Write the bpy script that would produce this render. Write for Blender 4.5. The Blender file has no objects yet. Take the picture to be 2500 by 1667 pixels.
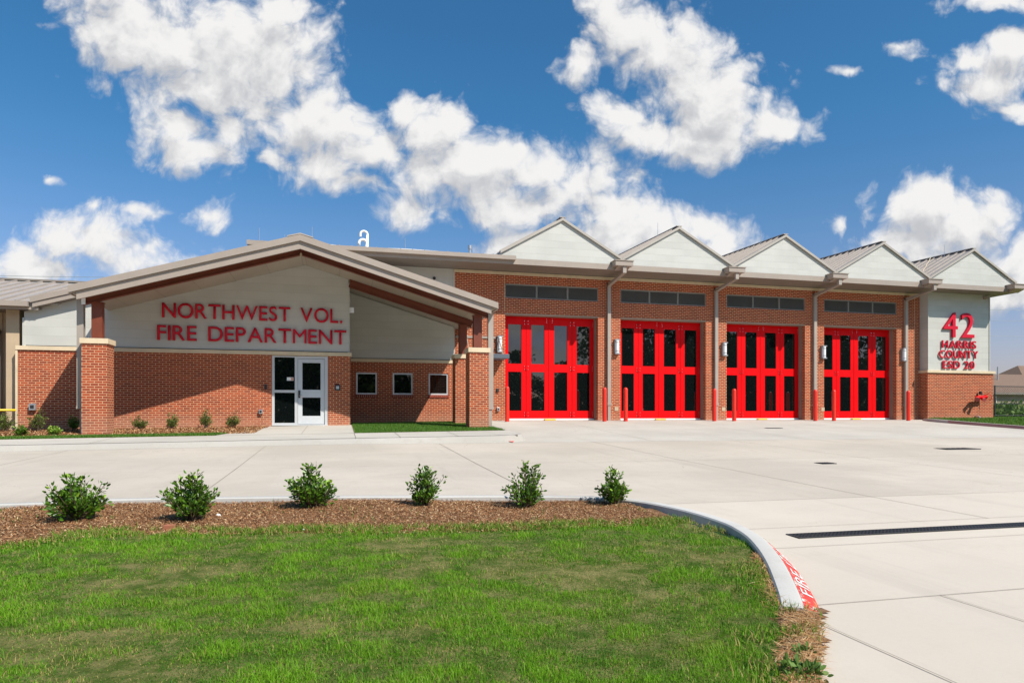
import bpy, bmesh, math, random
import numpy as np
from mathutils import Vector, noise as mnoise
random.seed(7); RNG = np.random.default_rng(7)
scn = bpy.context.scene
COL = scn.collection
# ------------------------------------------------------------------ camera
TH = math.radians(14.28); SN, CS = math.sin(TH), math.cos(TH)
CAMZ, F, CX, HY = 0.20, 1667.0, 1250.0, 1012.0
cam = bpy.data.objects.new('camera', bpy.data.cameras.new('camera')); COL.objects.link(cam)
cam.location = (0, 0, CAMZ); cam.rotation_euler = (math.pi/2, 0, -TH)
cam.data.lens = 24.0; cam.data.sensor_width = 36.0; cam.data.shift_y = 0.0714
cam.data.clip_start = 0.05; cam.data.clip_end = 5000
scn.camera = cam
scn.view_settings.view_transform = 'Standard'; scn.view_settings.look = 'None'
scn.view_settings.gamma = 1.0; scn.view_settings.exposure = EXPO = 0.25
# ------------------------------------------------------------------ sun
SUN = Vector((0.70, -1.0, 1.26)).normalized()
sl = bpy.data.lights.new('sun', 'SUN'); sl.energy = 5.0; sl.angle = math.radians(0.5); sl.color = (1.0, 0.935, 0.84)
so = bpy.data.objects.new('sun', sl); COL.objects.link(so)
so.rotation_euler = SUN.to_track_quat('Z', 'Y').to_euler(); so.location = (20, -30, 40)
# ------------------------------------------------------------------ world: clear sky with cumulus clouds
world = bpy.data.worlds.new("World"); scn.world = world; world.use_nodes = True
def build_world():
    nt = world.node_tree; nt.nodes.clear(); N = nt.nodes; L = nt.links
    def math_(t, op, a, b=None, c=None, clamp=False):
        n = t.nodes.new('ShaderNodeMath'); n.operation = op; n.use_clamp = clamp
        for i, v in enumerate((a, b, c)):
            if v is None: continue
            if isinstance(v, (int, float)): n.inputs[i].default_value = v
            else: t.links.new(v, n.inputs[i])
        return n.outputs[0]
    # clouds in photograph proportions: x, y, rx, ry  (read off a 2352 px wide picture), turned into directions of the sky
    B = [(300,60,120,100),(400,95,160,110),(520,130,170,105),(620,150,110,80),(470,205,130,60),(700,105,42,48),(640,30,60,50),(250,-20,90,60),
         (420,300,70,45),(455,350,90,38),(520,300,60,60),(600,235,80,60),(700,270,90,60),(780,300,90,62),(860,360,85,62),(925,245,48,30),
         (1000,320,80,72),(1070,390,110,75),(1145,370,72,56),(960,420,90,60),(930,480,65,36),(1010,510,62,20),(760,385,70,34),(830,430,60,30),
         (1260,390,80,60),(1320,430,120,85),(1230,480,100,50),(1400,480,110,60),(1400,540,130,50),(1330,560,150,40),(1500,520,60,30),(1600,520,70,44),(1650,570,70,50),(1200,560,70,24),(1560,600,110,30),
         (1395,10,50,40),(1450,70,75,70),(1520,130,85,80),(1590,190,80,90),(1640,250,120,80),(1600,330,110,42),(1770,280,70,34),(1420,270,70,50),(1330,150,40,36),(1480,310,80,45),
         (30,600,60,38),(160,560,80,46),(230,560,80,50),(310,600,100,40),(420,610,60,18),(90,620,110,26),
         (495,488,36,22),(335,488,44,14),(218,482,22,12),(600,368,40,18),(115,408,14,8),
         (2130,470,66,50),(2200,520,90,62),(2075,560,80,34),(2275,480,50,40),(2005,470,22,30),(2150,600,120,36),(2320,600,70,46),(2280,680,120,50),(1925,515,18,16),
         (2280,190,90,50),(2230,140,60,24),(2330,120,50,36),(2300,5,90,26),(2330,245,60,26),(1945,160,30,9),(2065,108,34,15)]
    g = bpy.data.node_groups.new('cloud_cover', 'ShaderNodeTree')
    g.interface.new_socket('P', in_out='INPUT', socket_type='NodeSocketVector')
    g.interface.new_socket('D', in_out='OUTPUT', socket_type='NodeSocketFloat')
    gi = g.nodes.new('NodeGroupInput'); go = g.nodes.new('NodeGroupOutput')
    wn = g.nodes.new('ShaderNodeTexNoise'); wn.inputs['Scale'].default_value = 9.0; wn.inputs['Detail'].default_value = 3; wn.noise_dimensions = '2D'
    g.links.new(gi.outputs[0], wn.inputs['Vector'])
    ws = g.nodes.new('ShaderNodeVectorMath'); ws.operation = 'MULTIPLY_ADD'; g.links.new(wn.outputs['Color'], ws.inputs[0])
    ws.inputs[1].default_value = (0.06, 0.05, 0); ws.inputs[2].default_value = (-0.03, -0.025, 0)
    wa = g.nodes.new('ShaderNodeVectorMath'); wa.operation = 'ADD'; g.links.new(gi.outputs[0], wa.inputs[0]); g.links.new(ws.outputs[0], wa.inputs[1])
    cur = None
    for (x, y, rx, ry) in B:
        small = rx*ry < 1250
        u = (x*1.063-1250)/1667; v = (1012-y*1.063)/1667; a = rx*1.063/1667*(2.5 if small else 1.42); b = ry*1.063/1667*(2.7 if small else 1.42)
        m = g.nodes.new('ShaderNodeVectorMath'); m.operation = 'MULTIPLY_ADD'; g.links.new(wa.outputs[0], m.inputs[0])
        m.inputs[1].default_value = (1/a, 1/b, 0); m.inputs[2].default_value = (-u/a, -v/b, 0)
        ln = g.nodes.new('ShaderNodeVectorMath'); ln.operation = 'LENGTH'; g.links.new(m.outputs[0], ln.inputs[0])
        lv = ln.outputs['Value']
        if small: lv = math_(g, 'ADD', lv, 0.56)
        cur = lv if cur is None else math_(g, 'SMOOTH_MIN', cur, lv, 0.25)
    field = math_(g, 'SUBTRACT', 1.0, cur)
    n1 = g.nodes.new('ShaderNodeTexNoise'); n1.noise_dimensions = '2D'; n1.inputs['Scale'].default_value = 8; n1.inputs['Detail'].default_value = 10; n1.inputs['Roughness'].default_value = 0.60
    g.links.new(wa.outputs[0], n1.inputs['Vector'])
    n2 = g.nodes.new('ShaderNodeTexVoronoi'); n2.voronoi_dimensions = '2D'; n2.feature = 'SMOOTH_F1'; n2.inputs['Scale'].default_value = 26
    n2.inputs['Detail'].default_value = 3; n2.inputs['Roughness'].default_value = 0.55; n2.inputs['Smoothness'].default_value = 0.35
    g.links.new(wa.outputs[0], n2.inputs['Vector'])
    s1 = math_(g, 'MULTIPLY_ADD', n1.outputs[0], 2.0, -0.84)
    s2 = math_(g, 'MULTIPLY_ADD', n2.outputs['Distance'], -0.50, 0.20)
    n3 = g.nodes.new('ShaderNodeTexNoise'); n3.noise_dimensions = '2D'; n3.inputs['Scale'].default_value = 38; n3.inputs['Detail'].default_value = 8; n3.inputs['Roughness'].default_value = 0.68
    g.links.new(wa.outputs[0], n3.inputs['Vector'])
    f2 = math_(g, 'ADD', math_(g, 'ADD', math_(g, 'ADD', field, s1), s2), math_(g, 'MULTIPLY_ADD', n3.outputs[0], 0.40, -0.20))
    g.links.new(math_(g, 'MAXIMUM', f2, -2.0), go.inputs[0])
    tc = N.new('ShaderNodeTexCoord'); nv = N.new('ShaderNodeVectorMath'); nv.operation = 'NORMALIZE'; L.new(tc.outputs['Generated'], nv.inputs[0])
    def dot(vec):
        n = N.new('ShaderNodeVectorMath'); n.operation = 'DOT_PRODUCT'; L.new(nv.outputs[0], n.inputs[0]); n.inputs[1].default_value = vec; return n.outputs['Value']
    fw = dot((SN, CS, 0)); rt = dot((CS, -SN, 0)); up = dot((0, 0, 1))
    fa = math_(nt, 'MAXIMUM', math_(nt, 'ABSOLUTE', fw), 0.05)
    cb = N.new('ShaderNodeCombineXYZ')
    # half space behind shows the same kind of cloud, mirrored and shifted
    side = math_(nt, 'LESS_THAN', fw, 0.0)
    L.new(math_(nt, 'ADD', math_(nt, 'DIVIDE', rt, fa), math_(nt, 'MULTIPLY', side, -0.55)), cb.inputs[0]); L.new(math_(nt, 'MULTIPLY_ADD', side, 0.15, math_(nt, 'DIVIDE', up, fa)), cb.inputs[1])
    g1 = N.new('ShaderNodeGroup'); g1.node_tree = g; L.new(cb.outputs[0], g1.inputs[0])
    of = N.new('ShaderNodeVectorMath'); of.operation = 'ADD'; L.new(cb.outputs[0], of.inputs[0]); of.inputs[1].default_value = (0.012, 0.038, 0)
    g2 = N.new('ShaderNodeGroup'); g2.node_tree = g; L.new(of.outputs[0], g2.inputs[0])
    d1 = math_(nt, 'MULTIPLY_ADD', side, -0.20, g1.outputs[0]); d2 = math_(nt, 'MULTIPLY_ADD', side, -0.20, g2.outputs[0])
    mr = N.new('ShaderNodeMapRange'); mr.interpolation_type = 'SMOOTHSTEP'; L.new(d1, mr.inputs[0]); mr.inputs[1].default_value = -0.26; mr.inputs[2].default_value = 0.60
    # light side / grey base
    lit = math_(nt, 'SUBTRACT', d1, d2)
    sh = N.new('ShaderNodeMapRange'); sh.interpolation_type = 'SMOOTHSTEP'; L.new(math_(nt, 'MULTIPLY_ADD', math_(nt, 'MINIMUM', d1, 0.9), -0.30, lit), sh.inputs[0]); sh.inputs[1].default_value = -0.85; sh.inputs[2].default_value = 0.42
    cc = N.new('ShaderNodeMix'); cc.data_type = 'RGBA'; L.new(sh.outputs[0], cc.inputs[0])
    cc.inputs[6].default_value = (0.66, 0.675, 0.71, 1); cc.inputs[7].default_value = (1.08, 1.07, 1.06, 1)
    sky = N.new('ShaderNodeTexSky'); sky.sky_type = 'NISHITA'; sky.sun_disc = False
    sky.sun_elevation = math.asin(SUN.z); sky.sun_rotation = math.atan2(SUN.x, SUN.y); sky.altitude = 50; sky.air_density = 1.0; sky.dust_density = 1.1; sky.ozone_density = 2.2
    ss = N.new('ShaderNodeVectorMath'); ss.operation = 'MULTIPLY'; L.new(sky.outputs[0], ss.inputs[0])
    el = N.new('ShaderNodeMapRange'); el.interpolation_type = 'SMOOTHSTEP'; L.new(up, el.inputs[0]); el.inputs[1].default_value = -0.02; el.inputs[2].default_value = 0.42
    tint = N.new('ShaderNodeMix'); tint.data_type = 'RGBA'; L.new(el.outputs[0], tint.inputs[0]); tint.inputs[6].default_value = (1.30, 1.06, 1.22, 1); tint.inputs[7].default_value = (0.44, 1.04, 1.34, 1)
    L.new(tint.outputs[2], ss.inputs[1])
    cs_ = N.new('ShaderNodeVectorMath'); cs_.operation = 'SCALE'; L.new(cc.outputs[2], cs_.inputs[0]); cs_.inputs['Scale'].default_value = 8.6
    mx = N.new('ShaderNodeMix'); mx.data_type = 'RGBA'; L.new(mr.outputs[0], mx.inputs[0]); L.new(ss.outputs[0], mx.inputs[6]); L.new(cs_.outputs[0], mx.inputs[7])
    bg = N.new('ShaderNodeBackground'); bg.inputs[1].default_value = 0.082; L.new(mx.outputs[2], bg.inputs[0])
    o = N.new('ShaderNodeOutputWorld'); L.new(bg.outputs[0], o.inputs[0])
    try:
        world.cycles.sampling_method = 'MANUAL'; world.cycles.sample_map_resolution = 512
    except Exception: pass
build_world()

# ------------------------------------------------------------------ helpers
def at(px, py, Y):
    xr = (px-CX)/F; Z = Y/(CS-SN*xr)
    return Vector((Z*(CS*xr+SN), Y, CAMZ+(HY-py)/F*Z))
def XA(px, Y): return at(px, HY, Y).x
def tag(o, label=None, cat=None, group=None, kind=None):
    if label: o['label'] = label
    if cat: o['category'] = cat
    if group: o['group'] = group
    if kind: o['kind'] = kind
    return o
def thing(name, loc, label, cat, group=None, rz=0):
    o = bpy.data.objects.new(name, None); COL.objects.link(o); o.location = loc; o.rotation_euler = (0, 0, rz)
    o.empty_display_size = 0.2
    return tag(o, label, cat, group)
class MB:
    """collects faces in world coordinates"""
    def __init__(s): s.v = []; s.f = []; s.sm = []; s.mi = []; s.cur = 0; s.pc = []
    def add(s, vs, fs, smooth=False):
        b = len(s.v); s.v += [tuple(v) for v in vs]; s.f += [[i+b for i in f] for f in fs]; s.sm += [smooth]*len(fs); s.mi += [s.cur]*len(fs); s.pc.append((b, len(s.v), len(s.f)-len(fs), len(s.f))); return s
    def box(s, x0, x1, y0, y1, z0, z1):
        return s.add([(x0,y0,z0),(x1,y0,z0),(x1,y1,z0),(x0,y1,z0),(x0,y0,z1),(x1,y0,z1),(x1,y1,z1),(x0,y1,z1)],
                     [(0,3,2,1),(4,5,6,7),(0,1,5,4),(1,2,6,5),(2,3,7,6),(3,0,4,7)])
    def prismY(s, poly, y0, y1):
        """poly: (x,z) anticlockwise seen from -Y"""
        n = len(poly)
        vs = [(x,y0,z) for x,z in poly]+[(x,y1,z) for x,z in poly]
        fs = [tuple(range(n)), tuple(range(2*n-1,n-1,-1))]+[(i,n+i,n+(i+1)%n,(i+1)%n) for i in range(n)]
        return s.add(vs, fs)
    def prismX(s, poly, x0, x1):
        n = len(poly)
        vs = [(x0,y,z) for y,z in poly]+[(x1,y,z) for y,z in poly]
        fs = [tuple(range(n-1,-1,-1)), tuple(range(n,2*n))]+[(i,(i+1)%n,n+(i+1)%n,n+i) for i in range(n)]
        return s.add(vs, fs)
    def tube(s, pts, r, n=10, smooth=True, caps=True):
        pts = [Vector(p) for p in pts]; rs = r if isinstance(r, (list, tuple)) else [r]*len(pts)
        vs = []; up = None
        for i, p in enumerate(pts):
            d = (pts[min(i+1,len(pts)-1)]-pts[max(i-1,0)]).normalized()
            if up is None:
                up = Vector((0,0,1)) if abs(d.z) < .9 else Vector((1,0,0))
            a = d.cross(up).normalized(); b = a.cross(d).normalized(); up = b
            vs += [p+(a*math.cos(t)+b*math.sin(t))*rs[i] for t in [2*math.pi*k/n for k in range(n)]]
        fs = []
        for i in range(len(pts)-1):
            fs += [(i*n+k, i*n+(k+1)%n, (i+1)*n+(k+1)%n, (i+1)*n+k) for k in range(n)]
        s.add(vs, fs, smooth)
        if caps:
            s.add(vs[:n], [tuple(range(n-1,-1,-1))]); s.add(vs[-n:], [tuple(range(n))])
        return s
    def bar(s, a, b, w, h, upv=(0,0,1)):
        """rectangular bar from a to b, w across, h along up"""
        a, b = Vector(a), Vector(b); d = (b-a).normalized(); r = d.cross(Vector(upv)).normalized(); u = r.cross(d).normalized()
        vs = [p+r*sx*w/2+u*sz*h/2 for p in (a,b) for sx,sz in ((-1,-1),(1,-1),(1,1),(-1,1))]
        return s.add(vs, [(0,3,2,1),(4,5,6,7),(0,1,5,4),(1,2,6,5),(2,3,7,6),(3,0,4,7)])
    def disc(s, c, r, axis, t, n=20):
        c = Vector(c); a = Vector(axis).normalized()
        return s.tube([c-a*t/2, c+a*t/2], r, n, smooth=False)
    def build_each(s, name, mat, parent=None, bevel=0, per=1):
        """every piece (or every run of per pieces) becomes an object of its own"""
        out = []
        for k in range(0, len(s.pc), per):
            a = s.pc[k]; e = s.pc[min(k+per, len(s.pc))-1]; m = MB(); m.v = s.v[a[0]:e[1]]; m.f = [[i-a[0] for i in f] for f in s.f[a[2]:e[3]]]; m.sm = s.sm[a[2]:e[3]]; m.mi = s.mi[a[2]:e[3]]
            out.append(m.build(name, mat, parent, bevel))
        return out
    def build(s, name, mat, parent=None, bevel=0, label=None):
        me = bpy.data.meshes.new(name)
        v = s.v
        if parent is not None:
            inv = parent_world(parent).inverted(); v = [inv @ Vector(p) for p in v]
        me.from_pydata([tuple(p) for p in v], [], s.f); me.update()
        if any(s.sm): me.polygons.foreach_set('use_smooth', s.sm)
        bm = bmesh.new(); bm.from_mesh(me); bmesh.ops.recalc_face_normals(bm, faces=bm.faces); bm.to_mesh(me); bm.free()
        for m_ in (mat if isinstance(mat, list) else [mat]): me.materials.append(m_)
        if any(s.mi): me.polygons.foreach_set('material_index', s.mi)
        o = bpy.data.objects.new(name, me); COL.objects.link(o)
        if parent is not None: o.parent = parent
        if bevel:
            m = o.modifiers.new('bevel', 'BEVEL'); m.width = bevel; m.segments = 2; m.limit_method = 'ANGLE'; m.angle_limit = 0.7
        if label: o['label'] = label
        return o
def parent_world(p):
    from mathutils import Matrix, Euler
    m = Matrix.Translation(p.location) @ Euler(p.rotation_euler).to_matrix().to_4x4()
    return parent_world(p.parent) @ m if p.parent else m
def copy_tree(o, parent=None):
    c = o.copy(); COL.objects.link(c)
    if parent: c.parent = parent
    for ch in [x for x in scn.objects if x.parent == o]: copy_tree(ch, c)
    return c

# ------------------------------------------------------------------ materials
MATS = {}
def new_mat(name):
    m = bpy.data.materials.new(name); m.use_nodes = True; MATS[name] = m
    nt = m.node_tree; return m, nt, nt.nodes['Principled BSDF']
def nmath(nt, op, a, b=None, c=None, clamp=False):
    n = nt.nodes.new('ShaderNodeMath'); n.operation = op; n.use_clamp = clamp
    for i, v in enumerate((a, b, c)):
        if v is None: continue
        if isinstance(v, (int, float)): n.inputs[i].default_value = v
        else: nt.links.new(v, n.inputs[i])
    return n.outputs[0]
def nmix(nt, f, a, b, blend='MIX'):
    n = nt.nodes.new('ShaderNodeMix'); n.data_type = 'RGBA'; n.blend_type = blend
    for i, v in ((0, f), (6, a), (7, b)):
        if isinstance(v, (int, float)): n.inputs[i].default_value = v
        elif isinstance(v, tuple): n.inputs[i].default_value = v if len(v) == 4 else (*v, 1)
        else: nt.links.new(v, n.inputs[i])
    return n.outputs[2]
def nnoise(nt, vec, scale, detail=4, rough=0.55):
    n = nt.nodes.new('ShaderNodeTexNoise'); n.inputs['Scale'].default_value = scale; n.inputs['Detail'].default_value = detail; n.inputs['Roughness'].default_value = rough
    nt.links.new(vec, n.inputs['Vector']); return n.outputs[0]
def nmap(nt, v, a, b, c=0.0, d=1.0, smooth=True):
    n = nt.nodes.new('ShaderNodeMapRange'); n.interpolation_type = 'SMOOTHSTEP' if smooth else 'LINEAR'
    nt.links.new(v, n.inputs[0]); n.inputs[1].default_value = a; n.inputs[2].default_value = b; n.inputs[3].default_value = c; n.inputs[4].default_value = d; return n.outputs[0]
def npos(nt):
    return nt.nodes.new('ShaderNodeNewGeometry').outputs['Position']
def scalev(nt, vec, s):
    n = nt.nodes.new('ShaderNodeVectorMath'); n.operation = 'MULTIPLY'; nt.links.new(vec, n.inputs[0]); n.inputs[1].default_value = s; return n.outputs[0]
def nbump(nt, bs, h, strength, dist):
    b = nt.nodes.new('ShaderNodeBump'); b.inputs['Strength'].default_value = strength; b.inputs['Distance'].default_value = dist
    nt.links.new(h, b.inputs['Height']); nt.links.new(b.outputs[0], bs.inputs['Normal'])
def painted(name, col, rough=0.45, metal=0.0, var=0.12, nscale=1.5, streak=True, spec=0.5, coat=0):
    m, nt, bs = new_mat(name); p = npos(nt)
    a = nnoise(nt, p, nscale, 5, 0.6)
    c = nmix(nt, nmap(nt, a, 0.3, 0.75), tuple(x*(1-var) for x in col), tuple(min(1, x*(1+var*0.6)) for x in col))
    if streak:
        s = nnoise(nt, scalev(nt, p, (9, 9, 0.6)), 1.0, 4, 0.6)
        c = nmix(nt, nmap(nt, s, 0.55, 0.85, 0, 0.35), c, tuple(x*0.78 for x in col))
    nt.links.new(c, bs.inputs['Base Color'])
    bs.inputs['Roughness'].default_value = rough; bs.inputs['Metallic'].default_value = metal; bs.inputs['Specular IOR Level'].default_value = spec
    if coat: bs.inputs['Coat Weight'].default_value = coat
    nbump(nt, bs, nnoise(nt, p, 60, 3), 0.08, 0.002)
    return m
def brick_mat():
    m, nt, bs = new_mat('red_brick'); p = npos(nt)
    sp = nt.nodes.new('ShaderNodeSeparateXYZ'); nt.links.new(p, sp.inputs[0])
    u = nmath(nt, 'ADD', sp.outputs[0], sp.outputs[1])
    cb = nt.nodes.new('ShaderNodeCombineXYZ'); nt.links.new(nmath(nt, 'ADD', u, 50.0), cb.inputs[0]); nt.links.new(nmath(nt, 'ADD', sp.outputs[2], 10.002), cb.inputs[1])
    def bt(c1, c2, mo, ms=0.0075):
        b = nt.nodes.new('ShaderNodeTexBrick'); nt.links.new(cb.outputs[0], b.inputs['Vector'])
        b.inputs['Color1'].default_value = (*c1, 1); b.inputs['Color2'].default_value = (*c2, 1); b.inputs['Mortar'].default_value = (*mo, 1)
        b.inputs['Scale'].default_value = 1.0; b.inputs['Mortar Size'].default_value = ms; b.inputs['Mortar Smooth'].default_value = 0.15; b.inputs['Bias'].default_value = 0.0
        b.inputs['Brick Width'].default_value = 0.1952; b.inputs['Row Height'].default_value = 0.0677; b.offset = 0.5; return b
    b = bt((0.43, 0.074, 0.025), (0.23, 0.032, 0.015), (0.70, 0.45, 0.26))
    gr = nnoise(nt, p, 95, 4, 0.7); big = nnoise(nt, p, 0.8, 4, 0.6)
    c = nmix(nt, nmap(nt, gr, 0.35, 0.8, 0, 0.5), b.outputs['Color'], (0.22, 0.045, 0.03), 'MIX')
    c = nmix(nt, b.outputs['Fac'], c, (0.70, 0.45, 0.26))
    c = nmix(nt, nmap(nt, big, 0.3, 0.7, 0, 0.2), c, (0.34, 0.09, 0.045))
    # pale lime bloom on the lowest courses (real wear)
    low = nmath(nt, 'MULTIPLY', nmap(nt, sp.outputs[2], -0.2, 0.42, 1, 0), nmap(nt, nnoise(nt, p, 2.2, 4, 0.6), 0.25, 0.6, 0.35, 1))
    c = nmix(nt, nmath(nt, 'MULTIPLY', low, 0.45), c, (0.50, 0.30, 0.20))
    nt.links.new(c, bs.inputs['Base Color']); bs.inputs['Roughness'].default_value = 0.9; bs.inputs['Specular IOR Level'].default_value = 0.2
    h = nmath(nt, 'SUBTRACT', nmath(nt, 'MULTIPLY', gr, 0.3), b.outputs['Fac']); nbump(nt, bs, h, 0.7, 0.006)
    return m
def siding_mat(name='white_siding', col=(0.52, 0.515, 0.475), pitch=0.262, off=0.04):
    m, nt, bs = new_mat(name); p = npos(nt)
    sp = nt.nodes.new('ShaderNodeSeparateXYZ'); nt.links.new(p, sp.inputs[0])
    z = nmath(nt, 'FRACT', nmath(nt, 'DIVIDE', nmath(nt, 'ADD', sp.outputs[2], 10+off), pitch))
    line = nmath(nt, 'MULTIPLY', nmap(nt, z, 0.0, 0.03, 1, 0), 0.8)
    row = nmath(nt, 'FLOOR', nmath(nt, 'DIVIDE', nmath(nt, 'ADD', sp.outputs[2], 10+off), pitch))
    cb = nt.nodes.new('ShaderNodeCombineXYZ'); nt.links.new(row, cb.inputs[2]); nt.links.new(nmath(nt, 'MULTIPLY', nmath(nt, 'ADD', sp.outputs[0], sp.outputs[1]), 0.25), cb.inputs[0])
    a = nnoise(nt, cb.outputs[0], 3.1, 2); s = nnoise(nt, scalev(nt, p, (6, 6, 1.0)), 1.0, 5, 0.65)
    c = nmix(nt, nmap(nt, a, 0.3, 0.7), tuple(x*0.93 for x in col), tuple(x*1.04 for x in col))
    c = nmix(nt, nmap(nt, s, 0.5, 0.85, 0, 0.25), c, tuple(x*0.8 for x in col))
    c = nmix(nt, line, c, tuple(x*0.5 for x in col))
    nt.links.new(c, bs.inputs['Base Color']); bs.inputs['Roughness'].default_value = 0.42; bs.inputs['Specular IOR Level'].default_value = 0.4
    nbump(nt, bs, nmath(nt, 'ADD', nmath(nt, 'MULTIPLY', line, -1.0), nmath(nt, 'MULTIPLY', z, 0.12)), 0.5, 0.006)
    return m
def concrete_mat(name, col, dirt=0.5, gutter=False):
    m, nt, bs = new_mat(name); p = npos(nt)
    a = nnoise(nt, p, 0.35, 6, 0.62); b = nnoise(nt, p, 3.0, 6, 0.7); f = nnoise(nt, p, 45, 4, 0.7)
    br = nnoise(nt, scalev(nt, p, (0.6, 4.0, 1)), 1.0, 6, 0.65)
    c = nmix(nt, nmap(nt, a, 0.32, 0.68), tuple(x*0.88 for x in col), tuple(x*1.06 for x in col))
    c = nmix(nt, nmap(nt, b, 0.5, 0.8, 0, 0.45*dirt), c, tuple(q*w for q, w in zip(col, (0.72, 0.69, 0.64))))
    c = nmix(nt, nmap(nt, br, 0.55, 0.75, 0, 0.4*dirt), c, tuple(q*w for q, w in zip(col, (0.80, 0.78, 0.75))))
    # slab by slab tone
    sp = nt.nodes.new('ShaderNodeSeparateXYZ'); nt.links.new(p, sp.inputs[0])
    cb = nt.nodes.new('ShaderNodeCombineXYZ')
    nt.links.new(nmath(nt, 'FLOOR', nmath(nt, 'DIVIDE', nmath(nt, 'ADD', sp.outputs[0], 101.63-0.0), 4.03)), cb.inputs[0])
    nt.links.new(nmath(nt, 'FLOOR', nmath(nt, 'DIVIDE', nmath(nt, 'ADD', sp.outputs[1], 2.5), 4.8)), cb.inputs[1])
    wn = nt.nodes.new('ShaderNodeTexWhiteNoise'); wn.noise_dimensions = '3D'; nt.links.new(cb.outputs[0], wn.inputs['Vector'])
    c = nmix(nt, nmath(nt, 'MULTIPLY', wn.outputs['Value'], 0.35*dirt), c, tuple(q*w for q, w in zip(col, (0.86, 0.84, 0.80))))
    c = nmix(nt, nmap(nt, f, 0.35, 0.8, 0, 0.14), c, tuple(x*0.5 for x in col))
    # scattered dark specks and scuffs
    vo = nt.nodes.new('ShaderNodeTexVoronoi'); vo.inputs['Scale'].default_value = 1.6; nt.links.new(p, vo.inputs['Vector'])
    c = nmix(nt, nmap(nt, vo.outputs['Distance'], 0.012, 0.03, 0.6*dirt, 0), c, (0.12, 0.10, 0.08))
    if gutter:   # the newer, paler pour beside the street, tyre scuffs and hairline cracks
        c = nmix(nt, nmap(nt, sp.outputs[1], 7.10, 7.13, .38, 0), c, tuple(min(1, x*1.22) for x in col))
        tv = nnoise(nt, scalev(nt, p, (2.2, .16, 1)), 1.0, 5, .6)
        c = nmix(nt, nmap(nt, tv, .56, .72, 0, .28), c, tuple(x*.68 for x in col))
        cr = nt.nodes.new('ShaderNodeTexVoronoi'); cr.feature = 'DISTANCE_TO_EDGE'; cr.inputs['Scale'].default_value = .23
        wv = nt.nodes.new('ShaderNodeVectorMath'); wv.operation = 'ADD'; nt.links.new(p, wv.inputs[0]); q = nt.nodes.new('ShaderNodeTexNoise'); q.inputs['Scale'].default_value = 1.2; q.inputs['Detail'].default_value = 6; nt.links.new(p, q.inputs['Vector']); nt.links.new(q.outputs['Color'], wv.inputs[1]); nt.links.new(wv.outputs[0], cr.inputs['Vector'])
        c = nmix(nt, nmath(nt, 'MULTIPLY', nmap(nt, cr.outputs['Distance'], 0, .0016, .55, 0), nmap(nt, a, .5, .56)), c, tuple(x*.45 for x in col))
    nt.links.new(c, bs.inputs['Base Color']); bs.inputs['Roughness'].default_value = 0.85; bs.inputs['Specular IOR Level'].default_value = 0.25
    nbump(nt, bs, f, 0.25, 0.003)
    return m
def attr_mat(name, c0, c1, c2=None, rough=0.6, patch=None, trans=0.0, attr='rnd', spec=0.3):
    """colour runs from c0 to c1 by a per-piece random value, c2 where it is high"""
    m, nt, bs = new_mat(name)
    at_ = nt.nodes.new('ShaderNodeAttribute'); at_.attribute_name = attr; r = at_.outputs['Fac']
    c = nmix(nt, nmap(nt, r, 0.0, 0.8, smooth=False), c0, c1)
    if c2: c = nmix(nt, nmap(nt, r, 0.80, 0.88), c, c2)
    if patch:
        p = npos(nt); a = nnoise(nt, p, patch[1], 5, 0.6)
        c = nmix(nt, nmap(nt, a, patch[2], patch[3], 0, patch[4]), c, patch[0])
    nt.links.new(c, bs.inputs['Base Color']); bs.inputs['Roughness'].default_value = rough; bs.inputs['Specular IOR Level'].default_value = spec
    if trans:
        tr = nt.nodes.new('ShaderNodeBsdfTranslucent'); nt.links.new(c, tr.inputs[0]); mx = nt.nodes.new('ShaderNodeMixShader'); mx.inputs[0].default_value = trans
        out = [n for n in nt.nodes if n.type == 'OUTPUT_MATERIAL'][0]
        nt.links.new(bs.outputs[0], mx.inputs[1]); nt.links.new(tr.outputs[0], mx.inputs[2]); nt.links.new(mx.outputs[0], out.inputs[0])
    return m
def soil_mat(name, c0, c1, scale=6):
    m, nt, bs = new_mat(name); p = npos(nt)
    a = nnoise(nt, p, scale, 8, 0.7); b = nnoise(nt, p, scale*9, 5, 0.7)
    c = nmix(nt, nmap(nt, a, 0.35, 0.65), c0, c1); c = nmix(nt, nmap(nt, b, 0.4, 0.8, 0, 0.6), c, tuple(x*0.45 for x in c0))
    nt.links.new(c, bs.inputs['Base Color']); bs.inputs['Roughness'].default_value = 1.0; bs.inputs['Specular IOR Level'].default_value = 0.1
    nbump(nt, bs, b, 0.8, 0.02); return m
BRICK = brick_mat(); SIDING = siding_mat(); 
STONE = painted('cast_stone', (0.66, 0.53, 0.36), 0.85, var=0.10, nscale=3)
TAUPE = painted('taupe_metal', (0.35, 0.29, 0.242), 0.42, 0.0, 0.06)
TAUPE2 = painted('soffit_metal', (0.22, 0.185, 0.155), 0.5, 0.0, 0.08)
ROOFM = painted('roof_metal', (0.40, 0.345, 0.30), 0.40, 0.0, 0.08)
CEIL = siding_mat('canopy_ceiling', (0.42, 0.37, 0.31), 0.3, 0.0)
STEEL = painted('maroon_steel', (0.17, 0.038, 0.016), 0.5, 0.0, 0.15, 2.5)
SPOUT = painted('downspout_grey', (0.36, 0.31, 0.265), 0.42, 0.0, 0.06)
RED = painted('door_red', (0.66, 0.0008, 0.003), 0.45, 0.0, 0.04, 1.0, streak=False, spec=0.15)
BOLL = painted('bollard_red', (0.76, 0.028, 0.012), 0.4, 0.0, 0.06, 2.0, coat=0.3)
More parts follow.
